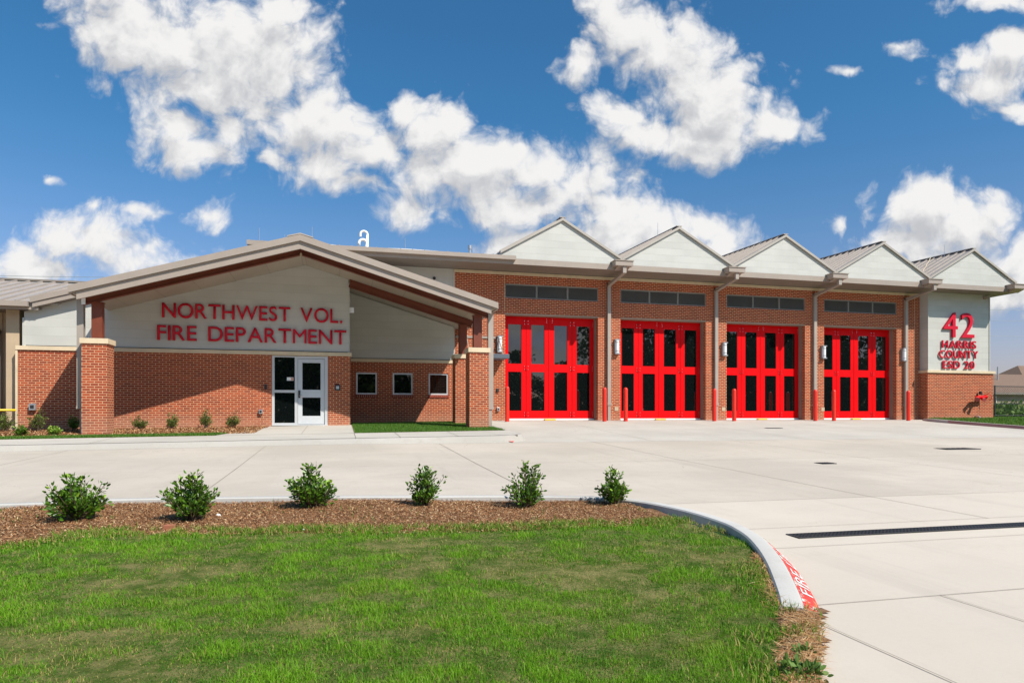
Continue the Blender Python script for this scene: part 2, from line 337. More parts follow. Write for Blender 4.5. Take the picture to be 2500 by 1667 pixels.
SIGNR = painted('letter_red', (0.58, 0.006, 0.030), 0.5, 0.0, 0.05, 1.0, streak=False, spec=.25)
ALU = painted('anodised_frame', (0.60, 0.61, 0.62), 0.38, 0.25, 0.05)
DOORG = painted('door_grey', (0.56, 0.58, 0.60), 0.4, 0.0, 0.05)
JAMB = painted('jamb_metal', (0.30, 0.235, 0.18), 0.6, 0.0, 0.1)
TRIMP = painted('pale_trim', (0.40, 0.36, 0.315), 0.45, 0.0, 0.06)
LOUV = painted('louvre_grey', (0.20, 0.19, 0.17), 0.5, 0.0, 0.1)
DARK = painted('dark_metal', (0.025, 0.025, 0.027), 0.5, 0.0, 0.1)
SLATE = painted('slate_awning', (0.10, 0.115, 0.14), 0.5, 0.0, 0.1)
LAMPW = painted('lamp_white', (0.80, 0.82, 0.84), 0.3, 0.0, 0.03, streak=False)
LAMPG = painted('lamp_bracket', (0.33, 0.34, 0.35), 0.4, 0.3, 0.05)
TAN = painted('tan_siding', (0.50, 0.38, 0.25), 0.5, 0.0, 0.06)
YEL = painted('yellow_paint', (0.80, 0.55, 0.02), 0.45, 0.0, 0.08)
WHITE = painted('white_paint', (0.80, 0.80, 0.78), 0.5, 0.0, 0.05)
GALV = painted('galvanised', (0.55, 0.56, 0.57), 0.35, 0.7, 0.1)
CHROME = painted('bolt_steel', (0.75, 0.75, 0.76), 0.25, 0.9, 0.05)
CONC = concrete_mat('concrete_drive', (0.555, 0.485, 0.405), .9, True)
APRON = concrete_mat('concrete_apron', (0.53, 0.49, 0.43), 0.9, True)
KERBW = concrete_mat('pale_kerb', (0.54, 0.52, 0.49), 1.1)
WALK = concrete_mat('concrete_walk', (0.54, 0.50, 0.44), 0.35)
KERBC = concrete_mat('concrete_kerb', (0.45, 0.42, 0.38), 1.2)
JOINT = painted('joint_dark', (0.31, 0.265, 0.215), 0.9, 0.0, 0.3)
def glass_mat():
    m, nt, bs = new_mat('dark_glass'); p = npos(nt)
    bs.inputs['Base Color'].default_value = (0.004, 0.006, 0.006, 1); bs.inputs['Roughness'].default_value = 0.015
    bs.inputs['IOR'].default_value = 1.95; bs.inputs['Specular IOR Level'].default_value = 0.5
    nbump(nt, bs, nnoise(nt, p, 1.3, 2), 0.06, 0.02); return m
GLASS = glass_mat()
def red_kerb_mat():
    m, nt, bs = new_mat('worn_red_paint'); p = npos(nt)
    a = nnoise(nt, p, 14, 6, 0.7)
    c = nmix(nt, nmap(nt, a, 0.52, 0.62), (0.72, 0.05, 0.035), (0.70, 0.60, 0.53))
    nt.links.new(c, bs.inputs['Base Color']); bs.inputs['Roughness'].default_value = 0.7; return m
REDK = red_kerb_mat()
STENCIL = painted('worn_white_paint', (0.74, 0.71, 0.68), 0.8, 0.0, 0.25, 20)
GRASS = attr_mat('grass_blade', (0.044, 0.165, 0.005), (0.18, 0.38, 0.014), (0.42, 0.34, 0.11), 0.55, patch=((0.30, 0.25, 0.06), 0.9, 0.57, 0.74, 0.32), trans=0.3)
GRASS2 = attr_mat('grass_blade_bed', (0.06, 0.15, 0.012), (0.11, 0.25, 0.03), (0.16, 0.26, 0.05), 0.6, trans=0.3)
CHIP = attr_mat('wood_chip', (0.17, 0.070, 0.030), (0.42, 0.215, 0.10), (0.64, 0.45, 0.26), 0.9, spec=0.1)
STRAW = attr_mat('pine_straw', (0.30, 0.13, 0.05), (0.52, 0.30, 0.14), (0.60, 0.45, 0.25), 0.9, spec=0.1)
LEAF = attr_mat('holly_leaf', (0.035, 0.10, 0.008), (0.12, 0.24, 0.016), (0.27, 0.44, 0.035), 0.35, trans=0.22, spec=0.5)
LEAF2 = attr_mat('olive_leaf', (0.07, 0.12, 0.018), (0.16, 0.22, 0.04), (0.24, 0.17, 0.06), 0.5, trans=0.25)
LEAF3 = attr_mat('lime_leaf', (0.12, 0.24, 0.02), (0.26, 0.42, 0.05), (0.40, 0.46, 0.08), 0.5, trans=0.25)
TREEL = attr_mat('tree_leaf', (0.028, 0.055, 0.012), (0.07, 0.12, 0.025), (0.10, 0.16, 0.04), 0.5, trans=0.25)
WEED = attr_mat('weed_leaf', (0.06, 0.13, 0.02), (0.14, 0.24, 0.05), (0.26, 0.30, 0.09), 0.6, trans=0.25)
BARK = painted('bark', (0.13, 0.09, 0.06), 0.9, 0.0, 0.3, 6)
SOILG = soil_mat('lawn_soil', (0.07, 0.11, 0.016), (0.24, 0.21, 0.08))
SOILM = soil_mat('mulch_soil', (0.17, 0.085, 0.045), (0.32, 0.18, 0.10), 9)
FIELD = soil_mat('field_grass', (0.10, 0.17, 0.03), (0.22, 0.24, 0.08), 0.8)
SHING = painted('brown_shingle', (0.20, 0.128, 0.088), 0.9, 0.0, 0.18, 8)
HWALL = painted('house_wall', (0.36, 0.28, 0.22), 0.9, 0.0, 0.1)

# ------------------------------------------------------------------ ground heights
def zd(X, Y):
    z = np.interp(Y, [-300,-5,3.4,5,7.2,12,17,20,25.3,60,3000], [-1.3,-.95,-.90,-.87,-.82,-.68,-.50,-.33,-.03,-.02,-.02])
    return z + 0.012*np.minimum(0, np.maximum(X, -12))*np.interp(Y, [0,12,17,25], [0.2,.7,1,1])
def zo(X, Y):   # footpath and planting level beside the office
    return -0.385+0.012*np.clip(X, -9, 4.8)+0.04*(np.minimum(Y, 23.2)-17)
def gp(px, py, dz=0.0, zf=zd):
    """where the sight line of a photo point meets the ground"""
    xr = (px-CX)/F; Z = 8.0
    for _ in range(60):
        X = Z*(CS*xr+SN); Y = Z*(CS-SN*xr); z = float(zf(X, Y))+dz
        Zn = (CAMZ-z)*F/(py-HY); Z = 0.5*Z+0.5*Zn
    return (Z*(CS*xr+SN), Z*(CS-SN*xr))
def grid_mesh(name, xs, ys, zf, mat, dz=0.0, kind='structure', mask=None):
    X, Y = np.meshgrid(xs, ys); Z = zf(X, Y)+dz
    v = np.stack([X.ravel(), Y.ravel(), Z.ravel()], 1); nx, ny = len(xs), len(ys)
    i = (np.arange(ny-1)[:, None]*nx+np.arange(nx-1)[None, :]).ravel()
    f = np.stack([i, i+1, i+nx+1, i+nx], 1)
    if mask is not None:
        cxx = v[f].mean(1); f = f[mask(cxx[:, 0], cxx[:, 1])]
    me = bpy.data.meshes.new(name); me.from_pydata(v.tolist(), [], f.tolist()); me.update(); me.polygons.foreach_set('use_smooth', [True]*len(me.polygons))
    me.materials.append(mat); o = bpy.data.objects.new(name, me); COL.objects.link(o)
    if kind: o['kind'] = kind
    return o
def inpoly(x, y, P):
    x = np.asarray(x); y = np.asarray(y); c = np.zeros(x.shape, bool); n = len(P)
    for i in range(n):
        x0, y0 = P[i]; x1, y1 = P[(i+1) % n]
        k = ((y0 > y) != (y1 > y)) & (x < (x1-x0)*(y-y0)/((y1-y0) if y1 != y0 else 1e-9)+x0)
        c ^= k
    return c
def strip(mb, pts, w, zf, dz, step=0.5):
    """a flat ribbon of width w lying on the ground along pts"""
    for (a, b) in zip(pts[:-1], pts[1:]):
        a = np.array(a); b = np.array(b); L = np.linalg.norm(b-a); n = max(1, int(L/step)); d = (b-a)/L; s = np.array((-d[1], d[0]))*w/2
        q = [a+(b-a)*i/n for i in range(n+1)]
        vs = []
        for p in q:
            for t in (p-s, p+s): vs.append((t[0], t[1], float(zf(t[0], t[1]))+dz))
        mb.add(vs, [(2*i, 2*i+1, 2*i+3, 2*i+2) for i in range(n)])

# drive and apron
ysd = np.concatenate([np.arange(-40, 3, 4.0), np.arange(3, 16.7, 0.5), [16.7]])
grid_mesh('driveway', np.concatenate([np.arange(-40, 24, 1.0), [24.9]]), ysd, zd, CONC)
grid_mesh('apron', np.concatenate([[4.2], np.arange(5, 25, 1.0), [25.95]]), np.concatenate([np.arange(16.7, 26.0, 0.4), [26.3]]), zd, APRON, 0.0)
grid_mesh('apron_strip', [-40, -20, -12, -8, -4, 0, 2, 4.2], [16.7, 17.1], zd, APRON, 0.0)
grid_mesh('ground', [-2500, -600, -200, -80, -40, -15, 0, 15, 40, 80, 200, 600, 2500], [-2500, -600, -200, -80, -40, -10, 0, 10, 20, 30, 60, 100, 200, 600, 2500], zd, FIELD, -0.12)
# saw-cut and expansion joints
jm = MB()
for X in (-9.7, -5.67, -1.63, 2.4, 6.43, 10.46, 14.5, 18.5, 22.5):
    strip(jm, [(X, 7.12 if X < 2 else 5.55), (X, 16.7)] if X != 2.4 else [(X, 7.3), (X, 16.7)], 0.010, zd, 0.005)
for X in (8.2, 13.0, 17.9, 22.7): strip(jm, [(X, 16.7), (X, 25.2)], 0.012, zd, 0.005)
for Y, x0 in ((7.12, 2.2), (16.7, -30), (5.56, 3.1), (4.78, 2.95), (3.38, 2.6), (20.9, 5.0), (11.9, -30)): strip(jm, [(x0, Y), (24.5, Y)], (0.006 if Y < 8 else 0.009) if Y != 16.7 else 0.014, zd, 0.006)
for X in (2.46, 3.55, 5.6, 9.6): strip(jm, [(X, -4), (X, 3.38 if X > 2.5 else 3.2)], 0.007, zd, 0.007)
jm.build('driveway_joints', JOINT)['kind'] = 'structure'

# ------------------------------------------------------------------ island: kerb, lawn, mulch
KP = [(0,1227),(200,1218),(400,1213),(700,1209.5),(1000,1208),(1250,1207.5),(1452,1210),(1547,1217),(1622,1228),(1702,1245),(1755,1260),(1803,1276),(1832,1290),(1862,1309),(1893,1340),(1919,1377),(1941,1420),(1957,1457),(1965,1483)]
ktop = []
for i, (px, py) in enumerate(KP):
    h = 0.13 if i < 13 else 0.13-0.10*(i-12)/6.0
    x, y = gp(px, py, h); ktop.append((x, y, h))
k0 = ktop[0]
ktop = [(-40.0, k0[1]+0.5, 0.13), (-12.0, k0[1]+0.3, 0.13)]+ktop
def resample(P, step=0.12):
    out = []
    P = [np.array(p) for p in P]
    for i in range(1, len(P)-2):
        p0, p1, p2, p3 = P[i-1], P[i], P[i+1], P[i+2]; n = max(2, min(40, int(np.linalg.norm(p2-p1)/step)))
        for k in range(n):
            t = k/n; out.append(0.5*((2*p1)+(-p0+p2)*t+(2*p0-5*p1+4*p2-p3)*t*t+(-p0+3*p1-3*p2+p3)*t**3))
    out.append(P[-2]); return out
ktop = resample([ktop[0]]+ktop+[ktop[-1]])
ktop = [p for p in ktop]
kpath = np.array(ktop)
tan = np.gradient(kpath[:, :2], axis=0); tan /= np.linalg.norm(tan, axis=1)[:, None]
nrm = np.stack([-tan[:, 1], tan[:, 0]], 1)      # points away from the island
def kerb_mesh(path, nrm, W=0.128, batter=0.07, lo=0, hi=None):
    mb = MB(); prof = []
    for p, n in zip(path, nrm):
        h = p[2]; z0 = float(zd(p[0], p[1]))
        q = [(-W, -0.12), (-W, h-0.012), (-W+0.012, h), (-0.02, h), (0.0, h-0.012), (batter*(h/0.13)**0.3+0.03, -0.01)]
        prof += [(p[0]+n[0]*a, p[1]+n[1]*a, z0+b) for a, b in q]
    k = 6
    fs = [(i*k+j, i*k+j+1, (i+1)*k+j+1, (i+1)*k+j) for i in range(len(path)-1) for j in range(k-1)]
    e = len(path)-1
    mb.add(prof, fs, True); mb.add(prof[e*k:e*k+k], [tuple(range(k))])
    return mb
kerb = kerb_mesh(kpath, nrm).build('kerb', KERBW); kerb['kind'] = 'structure'
es = kerb.modifiers.new('edge', 'EDGE_SPLIT'); es.split_angle = math.radians(35)
# worn red paint with white stencil lettering on the street face near the end of the kerb
i0 = int(np.argmin(np.linalg.norm(kpath[:, :2]-np.array(gp(1868, 1314, .13)), axis=1)))
seg = list(range(i0, len(kpath))); vs = []
def kface(i, t, off=.0):
    """point on the street face of the kerb at path index i (float), t 0 top .. 1 road"""
    i = min(max(i, 0), len(kpath)-1.001); a = int(i); f = i-a; p = kpath[a]*(1-f)+kpath[a+1]*f; n = nrm[a]*(1-f)+nrm[a+1]*f
    h = p[2]; z0 = float(zd(p[0], p[1])); bo = 0.07*(h/0.13)**0.3+0.03
    x = 0.002+(bo+.004)*t; z = z0+(h-.0105)*(1-t)+.006*t+.003*math.sin(math.pi*t)
    return (p[0]+n[0]*(x+off), p[1]+n[1]*(x+off), z+off)
NT = 5
for i in seg:
    for k in range(NT+1): vs.append(kface(i, k/NT))
fs = [(a*(NT+1)+k, a*(NT+1)+k+1, (a+1)*(NT+1)+k+1, (a+1)*(NT+1)+k) for a in range(len(seg)-1) for k in range(NT)]
o = MB().add(vs, fs).build('red_kerb_paint', REDK); o['kind'] = 'structure'

# stencilled white words on the red face, read from the street
arc_ = np.concatenate([[0], np.cumsum(np.linalg.norm(np.diff(kpath[:, :2], axis=0), axis=1))]); AL = arc_[-1]
cu = bpy.data.curves.new('stencil', 'FONT'); cu.body = 'FIRE LANE'; cu.size = 1; to = bpy.data.objects.new('tmp', cu); COL.objects.link(to); bpy.context.view_layer.update()
tm = bpy.data.meshes.new_from_object(to.evaluated_get(bpy.context.evaluated_depsgraph_get())); bpy.data.objects.remove(to); bpy.data.curves.remove(cu)
bm = bmesh.new(); bm.from_mesh(tm); bmesh.ops.subdivide_edges(bm, edges=bm.edges, cuts=1)
xm = max(v.co.x for v in bm.verts)
sA = float(np.interp(np.linalg.norm(np.array(gp(1953, 1446, .05))-kpath[-1, :2]), [0, 9], [0, 9])); sB = sA+1.45
for v in bm.verts:
    s_ = AL-(sA+(sB-sA)*v.co.x/xm); v.co = Vector(kface(float(np.interp(s_, arc_, np.arange(len(arc_)))), .86-.76*v.co.y/.73, .003))
bm.to_mesh(tm); bm.free(); tm.materials.clear(); tm.materials.append(STENCIL); tm.name = 'kerb_lettering'
o = bpy.data.objects.new('kerb_lettering', tm); COL.objects.link(o); o['kind'] = 'structure'

lawn_out = [tuple(p[:2]) for p in kpath[::2]]+[tuple(kpath[-1][:2])]
MP = [(2013,1484),(2006,1510),(2010,1553),(2004,1606),(1994,1667)]
mul_edge = [gp(px, py, 0.02) for px, py in MP]+[(1.72, 1.0), (1.6, -30)]
island = lawn_out+mul_edge+[(-40, -30)]
inner = [tuple(kpath[i, :2]-nrm[i]*0.14) for i in range(0, len(kpath), 2)]
endI = inner[-1]
island_in = inner+mul_edge+[(-40, -30)]
def zl(X, Y):
    X = np.asarray(X, float); Y = np.asarray(Y, float)
    h = np.interp(Y, [1.0, 3.3, 4.6, 7], [0.01, 0.012, 0.06, 0.09])
    h = np.where(X < 0.8, np.maximum(h, np.interp(X, [0, .8, 2.0], [0.08, .07, .01])), h)
    return zd(X, Y)+h+0.012*np.sin(X*2.1+1)*np.cos(Y*1.7)
GB = [(0,1327),(80,1319),(160,1306),(292,1295),(425,1298),(585,1295),(690,1290),(850,1287),(1060,1287),(1250,1285),(1383,1279),(1516,1274),(1622,1266),(1702,1262),(1755,1272),(1808,1298),(1845,1330),(1866,1372),(1882,1425),(1895,1475),(1904,1531),(1906,1667)]
gb = [gp(px, py, 0.10 if py < 1450 else .04) for px, py in GB]
grass_poly = [(-40, gb[0][1]-.1)]+gb+[(1.35, 1.0), (1.3, -30), (-40, -30)]
grass_poly[0] = (-40, gb[0][1]+0.0)
gx = np.concatenate([[-40, -20, -12], np.arange(-8, 3.2, 0.08)]); gy = np.concatenate([[-30, -15, -5, 0], np.arange(0.5, 9.0, 0.08), [9, 9.4]])
grid_mesh('lawn', gx, gy, zl, SOILG, 0.0, mask=lambda x, y: inpoly(x, y, island_in) & inpoly(x, y, grass_poly))
grid_mesh('mulch_bed', gx, gy, zl, SOILM, -0.001, mask=lambda x, y: inpoly(x, y, island_in) & ~inpoly(x, y, [(a, b-.0) for a, b in grass_poly]))
# close the gap between the two sheets with a shared underlay
grid_mesh('island_soil', gx, gy, lambda X, Y: zl(X, Y), SOILM, -0.02, mask=lambda x, y: inpoly(x, y, island_in))

def scatter_blades(name, P, zf, n_len, width, mat, label, cat, seg=2, lean=0.6, rnd=None, kindstuff=True, flat=False):
    """P: (n,2) roots; every blade a tapered ribbon"""
    n = len(P); ang = RNG.uniform(0, 2*np.pi, n); L = n_len; w = width
    dirx, diry = np.cos(ang), np.sin(ang); la = RNG.uniform(0, 2*np.pi, n); le = np.abs(RNG.normal(0, lean, n))+0.15
    z0 = zf(P[:, 0], P[:, 1]) - 0.004
    base = np.stack([P[:, 0], P[:, 1], z0], 1); side = np.stack([dirx, diry, np.zeros(n)], 1)*w[:, None]/2
    lv = np.stack([np.cos(la), np.sin(la), np.zeros(n)], 1)
    s1 = np.sin(le*0.5)[:, None]*lv; c1 = np.cos(le*0.5)
    mid = base+(s1+np.stack([0*c1, 0*c1, c1], 1))*(L*0.5)[:, None]
    le2 = np.minimum(le*1.6, 1.75)
    tip = mid+(np.sin(le2)[:, None]*lv+np.stack([0*c1, 0*c1, np.cos(le2)], 1))*(L*0.5)[:, None]
    V = np.stack([base-side, base+side, mid-side*0.8, mid+side*0.8, tip], 1).reshape(-1, 3)
    b = np.arange(n)*5
    loops = np.stack([b, b+1, b+3, b+2, b+2, b+3, b+4], 1).ravel()
    me = bpy.data.meshes.new(name); me.vertices.add(n*5); me.vertices.foreach_set('co', V.ravel().astype(np.float32))
    me.loops.add(len(loops)); me.loops.foreach_set('vertex_index', loops.astype(np.int32))
    st = np.stack([np.arange(n)*7, np.arange(n)*7+4], 1).ravel(); me.polygons.add(2*n); me.polygons.foreach_set('loop_start', st.astype(np.int32))
    me.update(calc_edges=True)
    r = RNG.uniform(0, 1, n) if rnd is None else rnd
    a = me.attributes.new('rnd', 'FLOAT', 'POINT'); a.data.foreach_set('value', np.repeat(r, 5).astype(np.float32))
    me.polygons.foreach_set('use_smooth', [True]*(2*n)); me.materials.append(mat)
    o = bpy.data.objects.new(name, me); COL.objects.link(o); tag(o, label, cat, None, 'stuff' if kindstuff else None)
    return o
def vnoise(P, s, seed=0):
    return np.array([mnoise.fractal(Vector((x*s+seed, y*s, seed*1.7)), 0.9, 2.0, 4) for x, y in P])
def sample(poly, box, n, fall=3.0, power=1.5):
    out = []
    tot = 0
    while tot < n:
        p = RNG.uniform((box[0], box[1]), (box[2], box[3]), (n*2, 2))
        Z = np.hypot(p[:, 0], p[:, 1]); k = RNG.uniform(0, 1, len(p)) < np.minimum(1, (fall/np.maximum(Z, .1))**power)
        p = p[k]; p = p[inpoly(p[:, 0], p[:, 1], poly)]; out.append(p); tot += len(p)
    return np.concatenate(out)[:n]
# a coarse noise table for patchiness
TX = np.linspace(-12, 6, 240); TY = np.linspace(-2, 10, 160)
TAB = np.array([[mnoise.fractal(Vector((x*1.1, y*1.5, 3.3)), 0.9, 2.0, 5) for x in TX] for y in TY])
def tab(P):
    i = np.clip(((P[:, 0]+12)/18*239).astype(int), 0, 239); j = np.clip(((P[:, 1]+2)/12*159).astype(int), 0, 159); return TAB[j, i]
NB = 700000
P = sample([q for q in grass_poly if True], (-9, 1.6, 3.2, 8.6), NB, 3.0, 1.3)
t = tab(P); bare = np.clip((t-0.22)/0.35, 0, 1)
keep = RNG.uniform(0, 1, len(P)) > bare*0.70; P = P[keep]; t = t[keep]; bare = bare[keep]
cl = np.sin(P[:, 0]*17+3*np.sin(P[:, 1]*11))*np.sin(P[:, 1]*15+3*np.sin(P[:, 0]*9)); t3 = np.roll(TAB, 57, 1)[np.clip(((P[:, 1]*2.7) % 1*159).astype(int), 0, 159), np.clip(((P[:, 0]*1.9) % 1*239).astype(int), 0, 239)]
mid = tab(P*np.array([3.1, 3.7]) % np.array([6, 8]))
rnd = np.clip(.42+RNG.uniform(-.30, .30, len(P))-t*0.35+mid*.8+cl*.07, 0, .79)
dry = RNG.uniform(0, 1, len(P)) < (0.06+0.42*bare); rnd[dry] = RNG.uniform(.86, 1, dry.sum())
L = RNG.uniform(0.012, 0.036, len(P))*np.where(RNG.uniform(0, 1, len(P)) < .04, 1.7, 1)*(1-0.35*bare)*np.clip(1+mid*1.1, .6, 1.8); Zc = np.hypot(P[:, 0], P[:, 1])
scatter_blades('grass', P, zl, L, RNG.uniform(.0018, .0034, len(P))*np.clip(Zc/4.0, 1, 2.2), GRASS, 'patchy green lawn with dry straw tufts in the foreground', 'grass', rnd=rnd, lean=0.95)
# ragged edge of grass into mulch and weeds
def ribbon_pts(poly, n, spread):
    poly = np.array(poly); seg = np.linalg.norm(np.diff(poly, axis=0), axis=1); c = np.concatenate([[0], np.cumsum(seg)])
    s = RNG.uniform(0, c[-1], n); x = np.interp(s, c, poly[:, 0]); y = np.interp(s, c, poly[:, 1])
    return np.stack([x, y], 1)+RNG.normal(0, spread, (n, 2))
P = ribbon_pts(gb, 26000, 0.10); P = P[inpoly(P[:, 0], P[:, 1], island_in)]
cl = vnoise(P, 3.0, 5); P = P[cl > -0.12]
rr = RNG.uniform(0, .79, len(P)); d_ = RNG.uniform(0, 1, len(P)) < .35; rr[d_] = RNG.uniform(.86, 1, d_.sum())
scatter_blades('edge_grass', P, zl, RNG.uniform(.03, .075, len(P)), RNG.uniform(.004, .007, len(P)), GRASS, 'ragged tufts where the lawn meets the wood mulch', 'grass', rnd=rr, lean=.8)
P = sample(island_in, (-9, 5.5, 3.2, 9), 2600, 9, 1); k = vnoise(P, 1.2, 9) > 0.18; P = P[k]
scatter_blades('sparse_weeds', P, zl, RNG.uniform(.03, .08, len(P)), RNG.uniform(.004, .008, len(P)), GRASS2, 'thin green weeds coming up through the wood mulch', 'weeds', lean=.7)

def scatter_chips(name, P, zf, Lr, Wr, mat, label, cat, tilt=0.35, lift=0.012):
    n = len(P); a = RNG.uniform(0, 2*np.pi, n); L = RNG.uniform(*Lr, n)/2; W = RNG.uniform(*Wr, n)/2
    ti = RNG.normal(0, tilt, n); ti2 = RNG.normal(0, tilt*1.5, n)
    u = np.stack([np.cos(a)*np.cos(ti), np.sin(a)*np.cos(ti), np.sin(ti)], 1)*L[:, None]
    v = np.stack([-np.sin(a)*np.cos(ti2), np.cos(a)*np.cos(ti2), np.sin(ti2)], 1)*W[:, None]
    c = np.stack([P[:, 0], P[:, 1], zf(P[:, 0], P[:, 1])+RNG.uniform(0.002, lift, n)+L*np.abs(np.sin(ti))*0.7], 1)
    V = np.stack([c-u-v*.6, c-v*.2+u*0.1-v, c+u, c+v], 1).reshape(-1, 3)
    me = bpy.data.meshes.new(name); me.vertices.add(n*4); me.vertices.foreach_set('co', V.ravel().astype(np.float32))
    lp = np.arange(n*4, dtype=np.int32); me.loops.add(n*4); me.loops.foreach_set('vertex_index', lp)
    me.polygons.add(n); me.polygons.foreach_set('loop_start', (np.arange(n)*4).astype(np.int32)); me.update(calc_edges=True)
    at_ = me.attributes.new('rnd', 'FLOAT', 'POINT'); at_.data.foreach_set('value', np.repeat(RNG.uniform(0, 1, n), 4).astype(np.float32))
    me.materials.append(mat); o = bpy.data.objects.new(name, me); COL.objects.link(o); return tag(o, label, cat, None, 'stuff')
P = sample(island_in, (-9, 5.0, 3.0, 9.0), 230000, 8, 0.8); P = P[~inpoly(P[:, 0], P[:, 1], [(a, b-.12) for a, b in grass_poly])]
scatter_chips('mulch', P, zl, (.010, .040), (.0025, .007), CHIP, 'shredded brown wood mulch around the six young shrubs', 'mulch')
P = np.concatenate([ribbon_pts([gp(1960, 1492, .03), gp(1962, 1540, .03), gp(1958, 1600, .03), gp(1955, 1667, .03), (1.6, 1.9)], 6500, 0.042),
                    ribbon_pts([gp(1860, 1335, .1), gp(1885, 1400, .1), gp(1897, 1470, .04)], 2600, 0.035)]); P = P[inpoly(P[:, 0], P[:, 1], [(a+0.02, b) for a, b in island_in])]
scatter_chips('pine_straw', P, zl, (.04, .14), (.002, .005), STRAW, 'orange brown straw litter spilling at the corner of the drive', 'straw', .13, .014)
# weeds tuft at the bottom right corner
# ------------------------------------------------------------------ shrubs
def leaves(name, C, D, size, mat, parent=None, aspect=0.5, rnd=None):
    """one ovate folded leaf per centre C pointing along D"""
    n = len(C); D = D/np.linalg.norm(D, axis=1)[:, None]; r = RNG.normal(0, 1, (n, 3)); S = np.cross(D, r); S /= np.linalg.norm(S, axis=1)[:, None]; U = np.cross(S, D)
    l = size[:, None]; w = l*aspect
    V = np.stack([C, C+D*l*.35+S*w*.5+U*w*.14, C+D*l*.75+S*w*.38+U*w*.12, C+D*l, C+D*l*.75-S*w*.38+U*w*.12, C+D*l*.35-S*w*.5+U*w*.14], 1).reshape(-1, 3)
    b = np.arange(n)*6; loops = np.stack([b, b+1, b+2, b+3, b, b+3, b+4, b+5], 1).ravel()
    me = bpy.data.meshes.new(name)
    if parent is not None:
        V = V-np.array(parent_world(parent).translation)
    me.vertices.add(n*6); me.vertices.foreach_set('co', V.ravel().astype(np.float32)); me.loops.add(n*8); me.loops.foreach_set('vertex_index', loops.astype(np.int32))
    me.polygons.add(2*n); me.polygons.foreach_set('loop_start', (np.arange(2*n)*4).astype(np.int32)); me.update(calc_edges=True)
    rr = RNG.uniform(0, 1, n) if rnd is None else rnd
    a = me.attributes.new('rnd', 'FLOAT', 'POINT'); a.data.foreach_set('value', np.repeat(rr, 6).astype(np.float32)); me.materials.append(mat)
    o = bpy.data.objects.new(name, me); COL.objects.link(o)
    if parent is not None: o.parent = parent
    return o
def shrub(name, x, y, z, w, h, label, cat, group, mat=None, nb=26, leaf=0.032, per=26, spires=3, seed=0, stems=True):
    rs = np.random.default_rng(seed); mat = mat or LEAF
    t = thing(name, (x, y, z), label, cat, group); C = []; D = []; wood = MB(); rn = []
    for i in range(nb):
        a = rs.uniform(0, 2*np.pi); el = rs.uniform(0.25, 1.0); top = rs.uniform(.42, 1.0) if i >= spires else rs.uniform(.95, 1.12)
        rad = w/2*rs.uniform(.30, 1.0)*(1 if i >= spires else .5)*(1.05-0.35*top)
        rad *= (.72+.5*top); tip = np.array([x+math.cos(a)*rad, y+math.sin(a)*rad, z+h*top*(.62+.38*el) if i >= spires else z+h*top])
        base = np.array([x+rs.normal(0, .02), y+rs.normal(0, .02), z])
        midp = (base+tip)/2+np.array([math.cos(a), math.sin(a), 0])*rad*0.2*rs.uniform(-.5, 1)
        pts = [base*(1-s)**2+midp*2*s*(1-s)+tip*s*s for s in np.linspace(0, 1, 6)]
        wood.tube(pts, [0.006*h/.45*(1-.8*k/5)+.0012 for k in range(6)], 5, caps=False)
        for k in range(per):
            s = rs.uniform(0.22, 1.0)**0.8; p = base*(1-s)**2+midp*2*s*(1-s)+tip*s*s
            tg = 2*(1-s)*(midp-base)+2*s*(tip-midp); tg /= np.linalg.norm(tg)+1e-9
            dv = rs.normal(0, 1, 3); dv -= tg*np.dot(dv, tg); dv /= np.linalg.norm(dv)
            off = dv*rs.uniform(0, leaf*1.1)
            C.append(p+off); D.append(dv*.8+tg*rs.uniform(.2, 1.0)+np.array([0, 0, .25])); rn.append(min(1, rs.uniform(0, .84)+(0.22 if s > .93 else 0)))
    if stems: wood.build('stem', BARK, t)
    leaves('foliage', np.array(C), np.array(D), rs.uniform(.65, 1.25, len(C))*leaf, mat, t, rnd=np.array(rn))
    return t
FS = [((190,1268),1160,150,'young glossy shrub in the mulch, leftmost and widest of the six'),
      ((470,1266),1153,138,'second shrub from the left in the mulch, beside a clay brick piece'),
      ((762,1237),1134,118,'third shrub from the left in the mulch, with one central spire'),
      ((1038,1233),1140,90,'small dark shrub fourth from the left in the mulch'),
      ((1283,1233),1128,112,'upright shrub fifth from the left in the mulch'),
      ((1499,1228),1144,82,'narrow vase shaped shrub, rightmost of the six in the mulch near the kerb curve')]
for i, ((px, py), ty, w, lab) in enumerate(FS):
    x, y = gp(px, py, .10); m_ = F/(y/(CS-SN*(px-CX)/F)); h = (py-ty)/m_
    z = float(zl(x, y)); shrub('shrub', x, y, z-.01, w/m_*1.22, h*.97, lab, 'shrub', 'young shrubs in the foreground mulch bed', nb=42 if i < 3 else 32, leaf=.044 if i < 3 else .038, per=34, spires=7, seed=11+i)
# ground-hugging weed at the corner of the drive
x, y = gp(1955, 1640, .03)
shrub('weed_clump', x, y, float(zl(x, y))-.01, .22, .07, 'low leafy weed growing in the straw at the corner of the drive', 'weed', None, WEED, nb=20, leaf=.035, per=7, spires=0, seed=77)
x, y = gp(1958, 1590, .03)
shrub('weed_clump', x, y, float(zl(x, y))-.01, .13, .05, 'small pale weed behind the larger one in the corner straw', 'weed', None, WEED, nb=10, leaf=.026, per=6, spires=0, seed=78)
